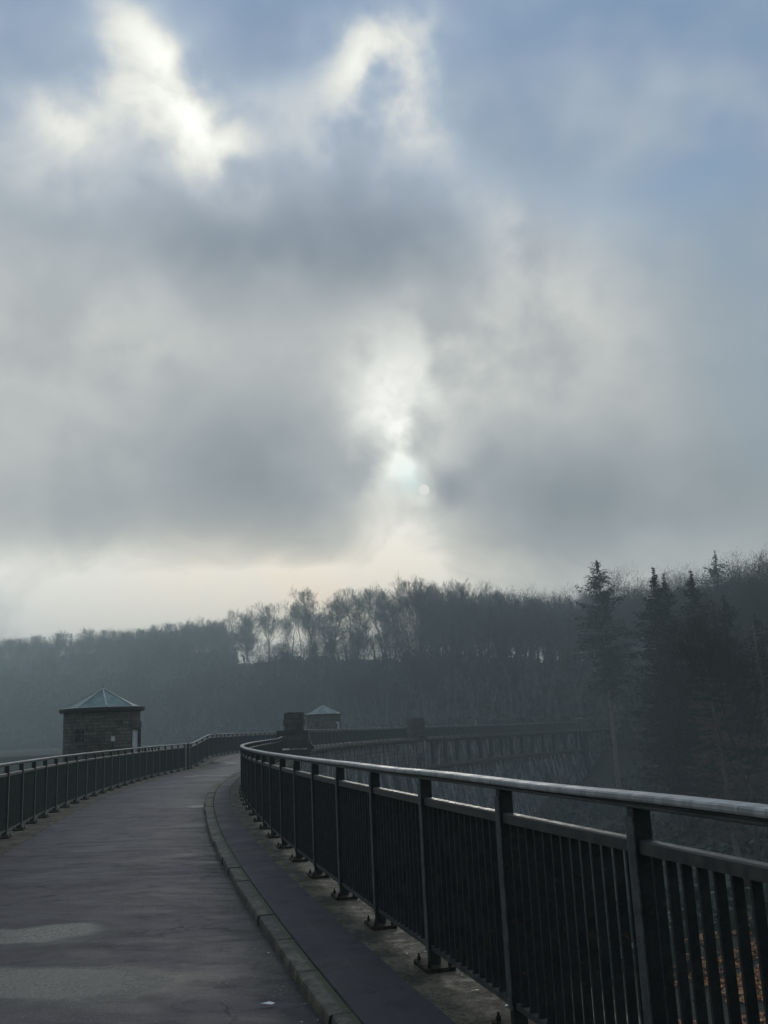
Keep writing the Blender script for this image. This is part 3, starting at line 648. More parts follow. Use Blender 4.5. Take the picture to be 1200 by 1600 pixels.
# ------------------------------------------------------------ valve towers
def tower(x, y, zb, rad, label, door_deg, win_deg, white_box, rot, apex, wall_h):
    r = thing('stone_tower', label, 'tower', (x, y, zb), 'round towers standing in the reservoir')
    # wall with a recessed doorway and window cut out of the ring of facets
    n = 72; zc = [-14, .0, 1.42, 1.93, wall_h]
    def ang(i): return 2*math.pi*i/n
    D = math.radians(door_deg); Wn = math.radians(win_deg)
    def inside(a, c, hw): return abs((a-c+math.pi) % (2*math.pi)-math.pi) < hw
    b = MB(); dhw, whw = .42/rad, .24/rad; door_f = []; win_f = []
    for i in range(n):
        am = (ang(i)+ang(i+1))/2
        for k in range(len(zc)-1):
            if inside(am, D, dhw) and k in (1, 2): door_f.append((i, k)); continue
            if inside(am, Wn, whw) and k == 2: win_f.append((i, k)); continue
            q = [(rad*math.cos(ang(j)), rad*math.sin(ang(j)), z) for j, z in ((i, zc[k]), (i+1, zc[k]), (i+1, zc[k+1]), (i, zc[k+1]))]
            b.add(q, [(0, 1, 2, 3)], [[(ang(j)*rad, z) for j, z in ((i, zc[k]), (i+1, zc[k]), (i+1, zc[k+1]), (i, zc[k+1]))]])
    def reveal(cells, dep):
        idx = sorted({i for i, _ in cells}, key=lambda i: ((ang(i)-((D if cells is door_f else Wn))+math.pi) % (2*math.pi)))
        a0, a1 = ang(idx[0]), ang(idx[-1]+1); ks = sorted({k for _, k in cells}); z0, z1 = zc[ks[0]], zc[ks[-1]+1]
        P0 = [(math.cos(a)*rr, math.sin(a)*rr) for a in (a0, a1) for rr in (rad, rad-dep)]
        for (p, q) in ((P0[0], P0[1]), (P0[3], P0[2])): b.add([(*p, z0), (*q, z0), (*q, z1), (*p, z1)], [(0, 1, 2, 3)], [[(0, z0), (dep, z0), (dep, z1), (0, z1)]])
        for zz in (z0, z1): b.add([(*P0[0], zz), (*P0[1], zz), (*P0[3], zz), (*P0[2], zz)], [(0, 1, 2, 3)], [[(0, 0), (dep, 0), (dep, .5), (0, .5)]])
        return P0[1], P0[3], z0, z1
    dr = reveal(door_f, .10); wr = reveal(win_f, .16)
    b.build('wall', M['tower'], r)
    def panel(q, z0, z1, name, m, thick=.05, parent=r, inset=0):
        p0, p1 = Vector((*q[0], 0)), Vector((*q[1], 0)); t = (p1-p0).normalized(); nn = Vector((t.y, -t.x, 0)); 
        if nn.dot(p0) < 0: nn = -nn
        c = (p0+p1)/2+nn*(inset); bb = MB(); bb.box(c+Vector((0, 0, (z0+z1)/2)), ((p1-p0).length/2-.002, thick/2, (z1-z0)/2-.002), (t, nn, Vector((0, 0, 1))))
        return bb.build(name, m, parent), c, t, nn, (p1-p0).length
    do, c, t, nn, wd = panel(dr, dr[2], dr[3], 'door', M['door'])
    bb = MB()
    bb.box(c+t*(wd/2+.05)+nn*.06+Vector((0, 0, .98)), (.05, .06, .98), (t, nn, Vector((0, 0, 1)))); bb.box(c-t*(wd/2-.03)+nn*.05+Vector((0, 0, .98)), (.04, .05, .98), (t, nn, Vector((0, 0, 1))))
    bb.box(c+nn*.055+Vector((0, 0, dr[3]-.03)), (wd/2, .05, .04), (t, nn, Vector((0, 0, 1)))); bb.build('door_frame', M['eave'], r)
    bb = MB(); bb.box(c+nn*.05+t*wd*.3+Vector((0, 0, 1.0)), (.06, .02, .012), (t, nn, Vector((0, 0, 1)))); bb.build('handle', M['eave'], do)
    wo, c, t, nn, wd = panel(wr, wr[2], wr[3], 'window', M['glass'], .03)
    bb = MB(); zm = (wr[2]+wr[3])/2; hh = (wr[3]-wr[2])/2; Z = Vector((0, 0, 1))
    for a in (-1, 0, 1): bb.box(c+nn*.04+t*a*(wd/2-.03 if a else 0)+Z*zm, (.022, .02, hh-.004), (t, nn, Z))
    for h in (-1, -.33, .33, 1): bb.box(c+nn*.042+Z*(zm+h*(hh-.025)), (wd/2-.01, .016, .018), (t, nn, Z))
    bb.build('window_frame', M['wood'], wo)
    bb = MB(); bb.box(c+nn*.16+Z*(wr[2]-.05), (wd/2+.08, .06, .045), (t, nn, Z)); bb.box(c+nn*.150+Z*(wr[3]+.10), (wd/2+.12, .03, .09), (t, nn, Z)); bb.build('lintel_and_sill', M['wood'], wo)
    b = MB(); b.box(Vector((math.cos(D)*(rad-.055), math.sin(D)*(rad-.055), 2.07)), (.045, .46, .12), (Vector((math.cos(D), math.sin(D), 0)), Vector((-math.sin(D), math.cos(D), 0)), Z)); b.build('door_lintel', M['tower'], r)
    # eave, gutter board, faceted copper roof, seams, finial
    re = rad+.19; b = MB(); b.cyl((0, 0, 0), re-.03, wall_h, wall_h+.10, 40, re); b.cyl((0, 0, 0), re, wall_h+.10, wall_h+.16, 40); b.build('eave', M['eave'], r)
    b = MB(); nf = 8; z0 = wall_h+.163; zr = [(re*1.0, z0), (re*.86, z0+.05), (.045, apex)]
    for k in range(2):
        for i in range(nf):
            a0, a1 = 2*math.pi*i/nf+rot, 2*math.pi*(i+1)/nf+rot
            q = [(zr[k][0]*math.cos(a0), zr[k][0]*math.sin(a0), zr[k][1]), (zr[k][0]*math.cos(a1), zr[k][0]*math.sin(a1), zr[k][1]), (zr[k+1][0]*math.cos(a1), zr[k+1][0]*math.sin(a1), zr[k+1][1]), (zr[k+1][0]*math.cos(a0), zr[k+1][0]*math.sin(a0), zr[k+1][1])]
            b.add(q, [(0, 1, 2, 3)])
    ro = b.build('roof', M['roof'], r)
    b = MB()
    for i in range(nf):
        a = 2*math.pi*i/nf+rot; p0 = Vector((zr[1][0]*math.cos(a), zr[1][0]*math.sin(a), zr[1][1])); p1 = Vector((.05*math.cos(a), .05*math.sin(a), apex))
        d = (p1-p0); l = d.length; d.normalize(); s_ = Vector((-math.sin(a), math.cos(a), 0)); b.box((p0+p1)/2+Z*.012, (.026, l/2, .016), (s_, d, s_.cross(d)))
    b.build('roof_seams', M['seam'], ro)
    b = MB(); b.cyl((0, 0, 0), .05, apex-.02, apex+.05, 10, .02); b.cyl((0, 0, 0), .012, apex+.05, apex+.30, 6, .004); b.build('finial', M['eave'], ro)
    if white_box is not None:  # white box: a sign on the nearer tower, a lamp on the further one
        a = math.radians(white_box[0]); cc = Vector((math.cos(a)*(rad+.035), math.sin(a)*(rad+.035), white_box[1])); nn = Vector((math.cos(a), math.sin(a), 0)); t = Vector((-math.sin(a), math.cos(a), 0))
        b = MB(); b.box(cc, (.075, .03, .095), (t, nn, Z), .012); b.build('wall_box', M['white'], r)
        b = MB(); b.box(cc-Z*.25-nn*.02, (.05, .012, .12), (t, nn, Z)); b.build('cable_box', M['eave'], r)
    return r
tower(-12.1, 41, .0, 1.54, 'nearer round stone tower with green copper roof, left of the road', -10, -108, (-58, 1.52), R_(22.5), 3.58, 2.62)
tower(-6.95, 98, .45, 1.72, 'further small stone tower with pale green roof behind the first pylon', -22, -108, (-38, 1.75), R_(22.5), 3.45, 2.48)

# footbridges from the crest to the tower doors
def footbridge(x0, y0, x1, y1, z, label):
    r = thing('footbridge', label, 'footbridge', (x0, y0, z), 'short footbridges to the towers')
    d = Vector((x1-x0, y1-y0, 0)); l = d.length; d.normalize(); n = Vector((-d.y, d.x, 0)); Z = Vector((0, 0, 1))
    b = MB(); b.box(d*l/2-Z*.10, (l/2, .6, .09), (d, n, Z)); b.build('deck', M['conc'], r)
    for s_ in (-1, 1):
        b = MB(); b.box(d*l/2+n*.55*s_+Z*1.12, (l/2, .03, .03), (d, n, Z)); b.box(d*l/2+n*.55*s_+Z*.55, (l/2, .015, .015), (d, n, Z))
        for k in range(3): b.box(d*(.05+k*(l-.1)/2)+n*.55*s_+Z*.55, (.025, .025, .56), (d, n, Z))
        b.build('side_rail', M['paint'], r)
footbridge(-10.6, 40.7, -9.95, 40.6, 0, 'short footbridge with thin side rails between the nearer tower and the crest')
footbridge(-5.25, 97.3, -3.9, 96.7, .3, 'short misty footbridge between the further tower and the crest')

# ------------------------------------------------------------ terrain
RCs = RC[::4]; 
def crest_r(a): return float(np.interp(a, [-60, -22, -17, -10, -5, 2, 10, 15, 22, 35, 60, 90], [720, 690, 610, 470, 370, 300, 292, 265, 238, 190, 150, 120]))
def shore_r(a): return float(np.interp(a, [-60, -22, -8, 2, 9, 13, 22, 35, 60, 90], [420, 390, 260, 178, 160, 150, 118, 85, 50, 30]))
def crest_h(a): return float(np.interp(a, [-60, -22, -17, -10, -5, 2, 10, 15, 22, 60], [46, 47, 43, 31, 26, 18.5, 14, 12.5, 10.5, 9]))
def ground_z(X, Y):
    r = math.hypot(X, Y); a = math.degrees(math.atan2(X, Y)); cr, sr = crest_r(a), shore_r(a)
    # which side of the crest line
    k = int(np.argmin((RCs[:, 0]-X)**2+(RCs[:, 1]-Y)**2)); i = k*4; dv = np.array([X, Y])-RC[i]; side = float(-(dv @ RN[i])); dist = float(np.hypot(*dv))
    q_ = min(1, max(0, (r-sr)/(cr-sr))); hill = (1-(1-q_)**1.7)*crest_h(a)
    if r > cr: hill = crest_h(a)-2.5*sm(r, cr, cr+60)-22*sm(r, cr+60, cr+260)
    nz = 1.6*noise.noise(Vector((X*.03, Y*.03, 0)))+.5*noise.noise(Vector((X*.12, Y*.12, 3)))
    if side > 0:  # downstream: gorge
        pit = math.exp(-(((X-2)/15)**2+((Y-82)/40)**2))
        low = -6.2-15*pit-3*math.exp(-((X-22)/25)**2-((Y-100)/30)**2)
        t = sm(r, sr*.86, sr*1.15)
        z = low*(1-t)+max(hill, -.4)*t+nz*(.5+.5*t)
        kn = math.exp(-((X-14)/9)**2-((Y-34)/13)**2); z = z*(1-kn)+(-6.9+.4*nz+.16*(X-10))*kn if Y < 60 else z
        if Y < 30: z = min(z, -6.6+max(0, 12-Y)*.12+.35*nz) if X < 40 else z
        z = min(z, -1.2) if dist < 3 else z
        # far abutment comes up to the crest
        if Y > 138: z = z*(1-sm(Y, 138, 150))+max(z, -.3)*sm(Y, 138, 150)
    else:
        deep = sm(dist, 4.5, 12) if Y < 148 else 1
        z = (-12)*(1-sm(r, sr, sr*1.22))+hill+nz*sm(r, sr, sr*1.2)
        if Y > 150: z = max(z, -.3)
        if dist < 5.5 and Y < 150: z = min(z, -9)
        if Y < -8: z = -12+11*sm(-Y, 8, 26)
    if Y < -8 and side > 0: z = max(z, -6.5+5.5*sm(-Y, 8, 30))
    return z
def axis(segs):
    o = []
    for a, b_, st in segs: o += list(np.arange(a, b_, st))
    return np.array(o+[segs[-1][1]])
gx = axis([(-720, -400, 30), (-400, -60, 10), (-60, 60, 3), (60, 180, 7), (180, 700, 40)]); gy = axis([(-220, -10, 15), (-10, 170, 3), (170, 740, 9), (740, 940, 40)])
V = [(x, y, ground_z(x, y)) for y in gy for x in gx]; nx = len(gx)
F = [(j*nx+i, j*nx+i+1, (j+1)*nx+i+1, (j+1)*nx+i) for j in range(len(gy)-1) for i in range(nx-1)]
link('ground', npmesh('ground', V, F, M['ground'], True), kind='structure')
GZ = np.array([v_[2] for v_ in V]).reshape(len(gy), nx)
def mesh_z(x, y):
    i = min(nx-2, max(0, int(np.searchsorted(gx, x))-1)); j = min(len(gy)-2, max(0, int(np.searchsorted(gy, y))-1))
    u = (x-gx[i])/(gx[i+1]-gx[i]); w_ = (y-gy[j])/(gy[j+1]-gy[j])
    return float((GZ[j, i]*(1-u)+GZ[j, i+1]*u)*(1-w_)+(GZ[j+1, i]*(1-u)+GZ[j+1, i+1]*u)*w_)
b = MB()  # water only upstream of the crest
poly = [tuple(LC[i]+LN[i]*.42)+(-8.0,) for i in range(0, len(LC), 12)]
poly = [(-700, -220, -8.0), (-1.2, -220, -8.0)]+poly+[(60, 520, -8.0), (-700, 520, -8.0)]
b.add(poly, [tuple(range(len(poly)))]); b.build('water', M['water'], kind='structure')
def snap(x, y): return ground_z(x, y)

# ------------------------------------------------------------ trees
def tubes(segs, sides):
    """segs array (n,8): p0 xyz, p1 xyz, r0, r1 -> verts, tri/quad faces"""
    s = np.asarray(segs); n = len(s); p0, p1 = s[:, :3], s[:, 3:6]; d = p1-p0; d /= np.linalg.norm(d, axis=1)[:, None]+1e-9
    up = np.where(abs(d[:, 2:3]) > .9, [[1., 0, 0]], [[0, 0, 1.]]); u = np.cross(d, up); u /= np.linalg.norm(u, axis=1)[:, None]; v_ = np.cross(d, u)
    a = np.arange(sides)*2*np.pi/sides; ca, sa = np.cos(a)[None, :, None], np.sin(a)[None, :, None]
    ring = u[:, None]*ca+v_[:, None]*sa
    A = p0[:, None]+ring*s[:, 6, None, None]; B = p1[:, None]+ring*s[:, 7, None, None]
    vs = np.concatenate([A, B], 1).reshape(-1, 3); base = (np.arange(n)*2*sides)[:, None]; k = np.arange(sides); k2 = (k+1) % sides
    fs = np.stack([base+k, base+k2, base+k2+sides, base+k+sides], 2).reshape(-1, 4)
    return vs, fs
def rnd_perp(d):
    v_ = Vector((random.gauss(0, 1), random.gauss(0, 1), random.gauss(0, 1))); v_ -= v_.dot(d)*d
    return v_.normalized() if v_.length > 1e-3 else Vector((1, 0, 0))
def bare_tree(H, spread, low, seed, dens=1., thick=.33, twig=.013):
    random.seed(seed); trunk = []; crown = []
    def grow(p, d, L, r, lvl, out):
        n = 4 if lvl == 1 else 3; rr = r; r_end = max(twig, r*.32)
        for i in range(n):
            f = (i+1)/n; d = (d+rnd_perp(d)*random.uniform(.06, .24)+Vector((0, 0, .10))).normalized(); q = p+d*L/n; r2 = r+(r_end-r)*f
            out.append((*p, *q, rr, r2))
            if lvl < 4 and (i > 0 or lvl > 1 or random.random() < .5):
                kids = 1 if random.random() > .55*dens else 2
                for _ in range(kids):
                    nd = (d*random.uniform(.7, 1.1)+rnd_perp(d)*random.uniform(.5, .9)+Vector((0, 0, .12))).normalized()
                    grow(q-d*L/n*random.uniform(0, .5), nd, L*random.uniform(.40, .68), max(twig, r2*random.uniform(.45, .65)), lvl+1, out)
            p = q; rr = r2
        if lvl < 4:   # the tip forks
            for _ in range(2): grow(p, (d+rnd_perp(d)*random.uniform(.3, .6)).normalized(), L*random.uniform(.35, .55), max(twig, r_end*.8), lvl+1, out)
    p = Vector((0, 0, -1.0)); d = Vector((0, 0, 1)); n = 14; r = thick; lean = rnd_perp(Vector((0, 0, 1)))*.04
    for i in range(n):
        f = (i+1)/n; d = (d+rnd_perp(d)*.06*(1+f)+lean+Vector((0, 0, .10))).normalized(); q = p+d*(H*.80+1)/n; r2 = thick*(1-f*.80)
        trunk.append((*p, *q, r, r2))
        if f > low:
            g = (f-low)/(1-low)
            for _ in range(2 if random.random() < .75 else 1):
                nd = (Vector((0, 0, random.uniform(.75, 1.25)))+rnd_perp(Vector((0, 0, 1)))*random.uniform(.6, 1.1)*spread).normalized()
                grow(q-d*random.uniform(0, 1), nd, H*random.uniform(.20, .36)*(1.1-.35*g), r2*random.uniform(.35, .6), 1, crown)
        p = q; r = r2
    for _ in range(3): grow(p, (d+rnd_perp(d)*.45*spread).normalized(), H*.20, r*.8, 1, crown)
    tv, tf = tubes(trunk, 7); cv, cf = tubes(crown, 3)
    return npmesh('trunk', tv, tf, M['bark'], True), npmesh('crown', cv, cf, M['twig']), (trunk, crown)
BARE = [bare_tree(25, .95, .42, 101), bare_tree(24, .75, .5, 102), bare_tree(26, 1.15, .36, 103), bare_tree(23, .65, .55, 104, .8), bare_tree(25, .85, .46, 105), bare_tree(22, 1.2, .32, 106, 1.2), bare_tree(26, .6, .58, 107, .8), bare_tree(24, .9, .30, 108, 1.1)]
def place_tree(name, meshes, x, y, z, sc, rz, label, cat, group=None, tilt=(0, 0), szz=None):
    r = thing(name, label, cat, (x, y, z), group); r.rotation_euler = (tilt[0], tilt[1], rz); r.scale = (sc, sc, szz or sc)
    link('trunk', meshes[0], r); link('crown', meshes[1], r); return r
def pol(azd, r): return r*math.sin(R_(azd)), r*math.cos(R_(azd))
skyline = []      # the countable trees along the crest of the hill
placed = 0
random.seed(5)
rows = [(-5, 1.0), (7, 1.0), (-20, .95), (20, .94), (-34, .9)]
for ri, (dr_, sc0) in enumerate(rows):
    a = -24.5+ri*.3
    while a < 24.5:
        mid = sm(a, -10.5, -8.5)*(1-sm(a, .2, 2.0)); step = .74+(.40 if a < -5.5 else .72)*mid-.12*sm(-a, 9, 16)
        a += step*random.uniform(.6, 1.4)
        if mid > .5 and (ri >= 3 or (ri == 2 and random.random() < .45)): continue
        if ri >= 3 and random.random() < .3: continue
        r = crest_r(a)+dr_+random.uniform(-6, 6); x, y = pol(a, r)
        sc = sc0*random.choice([.82, .9, .97, 1.02, 1.1])*random.uniform(.95, 1.05)*float(np.interp(a, [-24, -14, -10, -4, 0, 6, 10, 17, 24], [.80, .80, .84, .88, .92, .86, .76, .66, .62])); k = random.randrange(len(BARE)) if a > -10 else random.choice([0, 2, 5, 7, 4])
        place_tree('bare_tree', BARE[k], x, y, snap(x, y)-.3, sc, random.uniform(0, 6.28), 'bare broadleaf tree, one of the many along the skyline of the misty hill', 'tree', 'bare trees along the hill crest')
        placed += 1
# a few bigger ones lower on the slope, in front of the others
for (px, r, sc, k, lab) in [(2.0, 232, .86, 2, 'tall bare tree with a long dark trunk above the further pylon'), (.2, 262, .84, 5, 'bare tree with a low fork standing left of the tall trunk above the further pylon'), (-2.2, 312, .92, 0, 'round topped bare tree above the second tower'), (-4.6, 332, .92, 2, 'spreading bare tree left of the round topped one on the skyline'), (4.6, 250, .84, 4, 'bare tree right of the tall trunk, below the grey part of the skyline')]:
    x, y = pol(px, r); place_tree('bare_tree', BARE[k], x, y, snap(x, y)-.3, sc, px, lab, 'tree')
# wood on the slope: one mass
M['bark2'] = simple('grey_wood_trunks', (.085,.085,.078), (.17,.168,.155), 1, .9, 0, .01, 0, .05)
def forest_mass(n, seed, picks, keep, rr, azr, name, label):
    random.seed(seed); vs_all = []; fs_all = []; o = 0; TV = []; TF = []; to = 0
    for _ in range(n):
        a = random.uniform(*azr); u = random.random(); r = shore_r(a)+(crest_r(a)-shore_r(a))*(rr[0]+(rr[1]-.40*sm(a, -11, -9)*(1-sm(a, 1, 3))-rr[0])*u); x, y = pol(a, r)
        z = ground_z(x, y)-.3; tr, cr_ = BARE[random.choice(picks)][2]; ang = random.uniform(0, 6.28); sc = random.uniform(.5, .80)*(1-.30*sm(a, -11, -9)*(1-sm(a, 1, 3)))
        s1 = np.array(tr); s2 = np.array(cr_); m_ = rng.random(len(s2)) < keep; s = np.vstack([s1, s2[m_]])
        s = s.copy(); s[:, 6:8] *= 1.25
        ca, sa = math.cos(ang), math.sin(ang)
        for c0 in (0, 3):
            X_, Y_ = s[:, c0].copy(), s[:, c0+1].copy(); s[:, c0] = (X_*ca-Y_*sa)*sc+x; s[:, c0+1] = (X_*sa+Y_*ca)*sc+y; s[:, c0+2] = s[:, c0+2]*sc+z
        nt = len(s1); v_, f_ = tubes(s[:nt], 5); TV.append(v_); TF.append(f_+to); to += len(v_)
        v_, f_ = tubes(s[nt:], 3); vs_all.append(v_); fs_all.append(f_+o); o += len(v_)
    link('hillside_trunks', npmesh('hillside_trunks', np.vstack(TV), np.vstack(TF), M['bark2']), kind='stuff', label='grey trunks of the mass of trees on the misty hillside', category='woodland')
    link(name, npmesh(name, np.vstack(vs_all), np.vstack(fs_all), M['twig']), kind='stuff', label=label, category='woodland')
forest_mass(640, 3, [0, 1, 2, 3, 4, 6, 7], .14, (.0, .99), (-25, 26), 'hillside_wood', 'mass of bare grey trees covering the misty hillside below the skyline')
# undergrowth: ragged tufts of blades over the slope
def tuft_mass(n, seed, region, size, m, name, label, cat='undergrowth'):
    rg = np.random.default_rng(seed); pts = []
    random.seed(seed)
    while len(pts) < n:
        x, y = region(); z = mesh_z(x, y); pts.append((x, y, z))
    P0 = np.array(pts); k = 26; q = np.repeat(P0, k, 0); N = len(q)
    sz = np.repeat(rg.uniform(size[0], size[1], n), k)
    dirs = rg.normal(size=(N, 3)); dirs[:, 2] = abs(dirs[:, 2])*.9+.25; dirs /= np.linalg.norm(dirs, axis=1)[:, None]
    c = q+dirs*sz[:, None]*rg.uniform(.2, 1, (N, 1)); a = rg.normal(size=(N, 3)); a /= np.linalg.norm(a, axis=1)[:, None]; b2 = np.cross(a, dirs); b2 /= np.linalg.norm(b2, axis=1)[:, None]+1e-9
    w_ = sz[:, None]*.16
    v_ = np.stack([c-a*w_, c+a*w_*.2-b2*w_*.8, c+a*w_, c+b2*w_*.9], 1).reshape(-1, 3); f_ = np.arange(4*N).reshape(-1, 4)
    link(name, npmesh(name, v_, f_, m), kind='stuff', label=label, category=cat)
def slope_pt():
    a = random.uniform(-25, 26); u = random.random()**1.5; return pol(a, shore_r(a)*.98+(crest_r(a)-shore_r(a))*u)
tuft_mass(5200, 21, slope_pt, (1.2, 3.6), M['shrub'], 'undergrowth', 'low brown and green undergrowth on the hillside')
def crest_pt():
    while True:
        a = random.uniform(-25, 26)
        if -10.5 < a < 1: continue
        if noise.noise(Vector((a*1.1, 0, 5))) > .12: continue
        return pol(a, crest_r(a)+random.uniform(-26, 16))
tuft_mass(1100, 23, crest_pt, (2.0, 6.5), M['shrub'], 'crest_thicket', 'tangled thicket between the trunks along the hill crest')
def left_crest():
    a = random.uniform(-26, -9.5); return pol(a, crest_r(a)+random.uniform(-60, 12))
def left_shore():
    a = random.uniform(-26, -4); return pol(a, shore_r(a)*random.uniform(1.03, 1.38))
tuft_mass(1500, 25, left_shore, (2.0, 6.0), M['shrub'], 'shore_thicket', 'misty thicket along the far shore of the reservoir')
tuft_mass(1500, 24, left_crest, (4.0, 10.5), M['shrub'], 'ridge_thicket', 'misty thicket filling the wood along the left end of the ridge')
def gorge_pt():
    while True:
        x, y = random.uniform(4, 55), random.uniform(34, 132)
        if x > y*.02+4 and ground_z(x, y) < -3: return x, y
tuft_mass(900, 22, gorge_pt, (.8, 2.4), M['needle2'], 'gorge_undergrowth', 'dark green undergrowth in the gorge below the dam')

# conifers
def conifer(H, R0, base_f, seed, dens=1., gap=.15, nm='needle', lean=0., bark='pinebark', droop=.25, top_w=.35):
    random.seed(seed); rg = np.random.default_rng(seed); trunk = []; br = []; leaves = []
    p = Vector((0, 0, -1)); n = 12
    for i in range(n):
        q = Vector((lean*((i+1)/n)**1.3*H, 0, -1+(H+1)*(i+1)/n)); trunk.append((*p, *q, .30*(1-i/n)+.03, .30*(1-(i+1)/n)+.03)); p = q
    z = H*base_f
    while z < H-.15:
        f = (z-H*base_f)/(H*(1-base_f)); L0 = R0*((1-f)**.85*(1-top_w)+top_w*(1-f)**.4)*min(1, .45+f*3.2)*min(1, .15+(1-f)*5)
        for _ in range(random.randint(2, 4)):
            if random.random() < gap: continue
            a = random.uniform(0, 6.28); L = L0*random.choice([.5, .75, .9, 1, 1.1])*random.uniform(.8, 1.15); base = Vector((lean*(z/H)**1.3*H, 0, z+random.uniform(-.6, .6)))
            d = Vector((math.cos(a), math.sin(a), .45*f+random.uniform(-.15, .2))); q = base; nseg = 4; side = Vector((-math.sin(a), math.cos(a), 0))
            for s_ in range(nseg):
                q2 = q+(d+Vector((0, 0, -droop*(s_/nseg)*1.5+(.18 if s_ == 3 else 0))))*(L/nseg); br.append((*q, *q2, .045*(1-s_/nseg)+.012, .03*(1-s_/nseg)+.008))
                if 1:
                    for _k in range(int(9*dens*min(1, .22+1.3*L/R0))):
                        t = random.random(); cpt = q.lerp(q2, t)+side*random.uniform(-1, 1)*L*.24*(1-.55*s_/nseg)+Vector((0, 0, random.uniform(-.55, .12)))
                        leaves.append((cpt, random.uniform(.14, .34)*(.75+.25*L0/R0)))
                q = q2
        z += H*.0125*random.uniform(.7, 1.4)
    for _ in range(7): leaves.append((Vector((lean*H+random.uniform(-.06, .06), random.uniform(-.06, .06), H-random.uniform(0, .9))), .08))
    c = np.array([l[0] for l in leaves]); sz = np.array([l[1] for l in leaves]); N = len(c)
    a = rg.normal(size=(N, 3)); a[:, 2] *= .35; a /= np.linalg.norm(a, axis=1)[:, None]; b2 = rg.normal(size=(N, 3)); b2[:, 2] *= .7; b2 -= (b2*a).sum(1)[:, None]*a; b2 /= np.linalg.norm(b2, axis=1)[:, None]
    w_ = sz[:, None]; v_ = np.stack([c-a*w_, c-b2*w_*.30, c+a*w_, c+b2*w_*.34], 1).reshape(-1, 3); f_ = np.arange(4*N).reshape(-1, 4)
    bv, bf = tubes(br, 3); cv = np.vstack([v_, bv]); cf = np.vstack([f_, bf+len(v_)])
    tv, tf = tubes(trunk, 8)
    return npmesh('trunk', tv, tf, M[bark], True), npmesh('crown', cv, cf, M[nm])
CON = dict(spruce=conifer(26.4, 5.0, .38, 31, 2.0, .08, top_w=.78), a=conifer(24, 5.2, .10, 32, 2.0, .08, top_w=.5, bark='bark'), b=conifer(25, 6.6, .06, 33, 2.4, .06, top_w=.6, bark='bark'), c=conifer(22, 4.6, .2, 34, 1.2, .16, top_w=.5, bark='bark'), d=conifer(24, 5.0, .25, 35, 1.3, .1, top_w=.6, bark='bark'))
def conif(key, x, y, ztop, H, lab, rz=0, wid=1., tilt=(0, 0), zb=None, name='conifer', cat='conifer'):
    base = {'spruce': 26.4, 'a': 24, 'b': 25, 'c': 22, 'd': 24}[key]; sc = H/base
    r = place_tree(name, CON[key], x, y, ztop-H, sc*wid*(1 if key == 'spruce' else 1.3), rz, lab, cat, None, tilt, sc); return r
s_h = math.hypot(25.9, .6); 
conif('spruce', 26.5, 120, 20.65, 26.4, 'tall lone spruce with long bare pale trunk before the far dam end', 1.0, 1.0, (0, -.012), name='spruce_tree', cat='spruce')
conif('a', 26.4, 95, 15.6, 23, 'narrow pointed conifer, leftmost of the dark group right of the lone spruce', .5, .85)
conif('c', 27.9, 97, 15.2, 23, 'thin topped conifer directly behind the leftmost one of the dark group', 2.5, .8)
conif('b', 30.1, 95, 14.8, 23.5, 'broad dark conifer in the middle of the dark group', 1.9, .9)
conif('b', 29.9, 86, 11.2, 19, 'shorter bushy conifer at the front of the dark group', 4.4, 1.0)
conif('b', 34.0, 90, 9.9, 18, 'low broad conifer at the right side of the dark group', 3.1, .95)
conif('a', 25.4, 88, 7.0, 14, 'small dense conifer at the left foot of the dark group', 5.1, 1.1)
conif('b', 28.0, 84, 6.0, 13, 'low wide conifer under the dark group beside the red brown larch', .3, 1.15)
conif('d', 51.6, 150, 25.9, 26, 'pointed conifer rising on the skyline behind the dark group', 2.2, .95)
conif('c', 36.5, 118, 14.0, 20, 'slim conifer half hidden behind the dark group', 1.2, 1.0)
for i, (a, rr, H, k, lab) in enumerate([(-14.0, 330, 15, 'a', 'small dark conifer in the misty wood above the nearer tower roof'), (-4.4, 300, 11, 'a', 'little pointed conifer among bare trunks left of the second tower'), (-3.4, 296, 13, 'c', 'taller pointed conifer among bare trunks above the second tower'), (-6.0, 305, 10, 'd', 'small conifer at the foot of the skyline trees left of the first pylon'), (-12.0, 325, 17, 'b', 'broad misty conifer in the wood behind the left railing bend')]):
    x, y = pol(a, rr); conif(k, x, y, ground_z(x, y)+H, H, lab, i, 1.1)
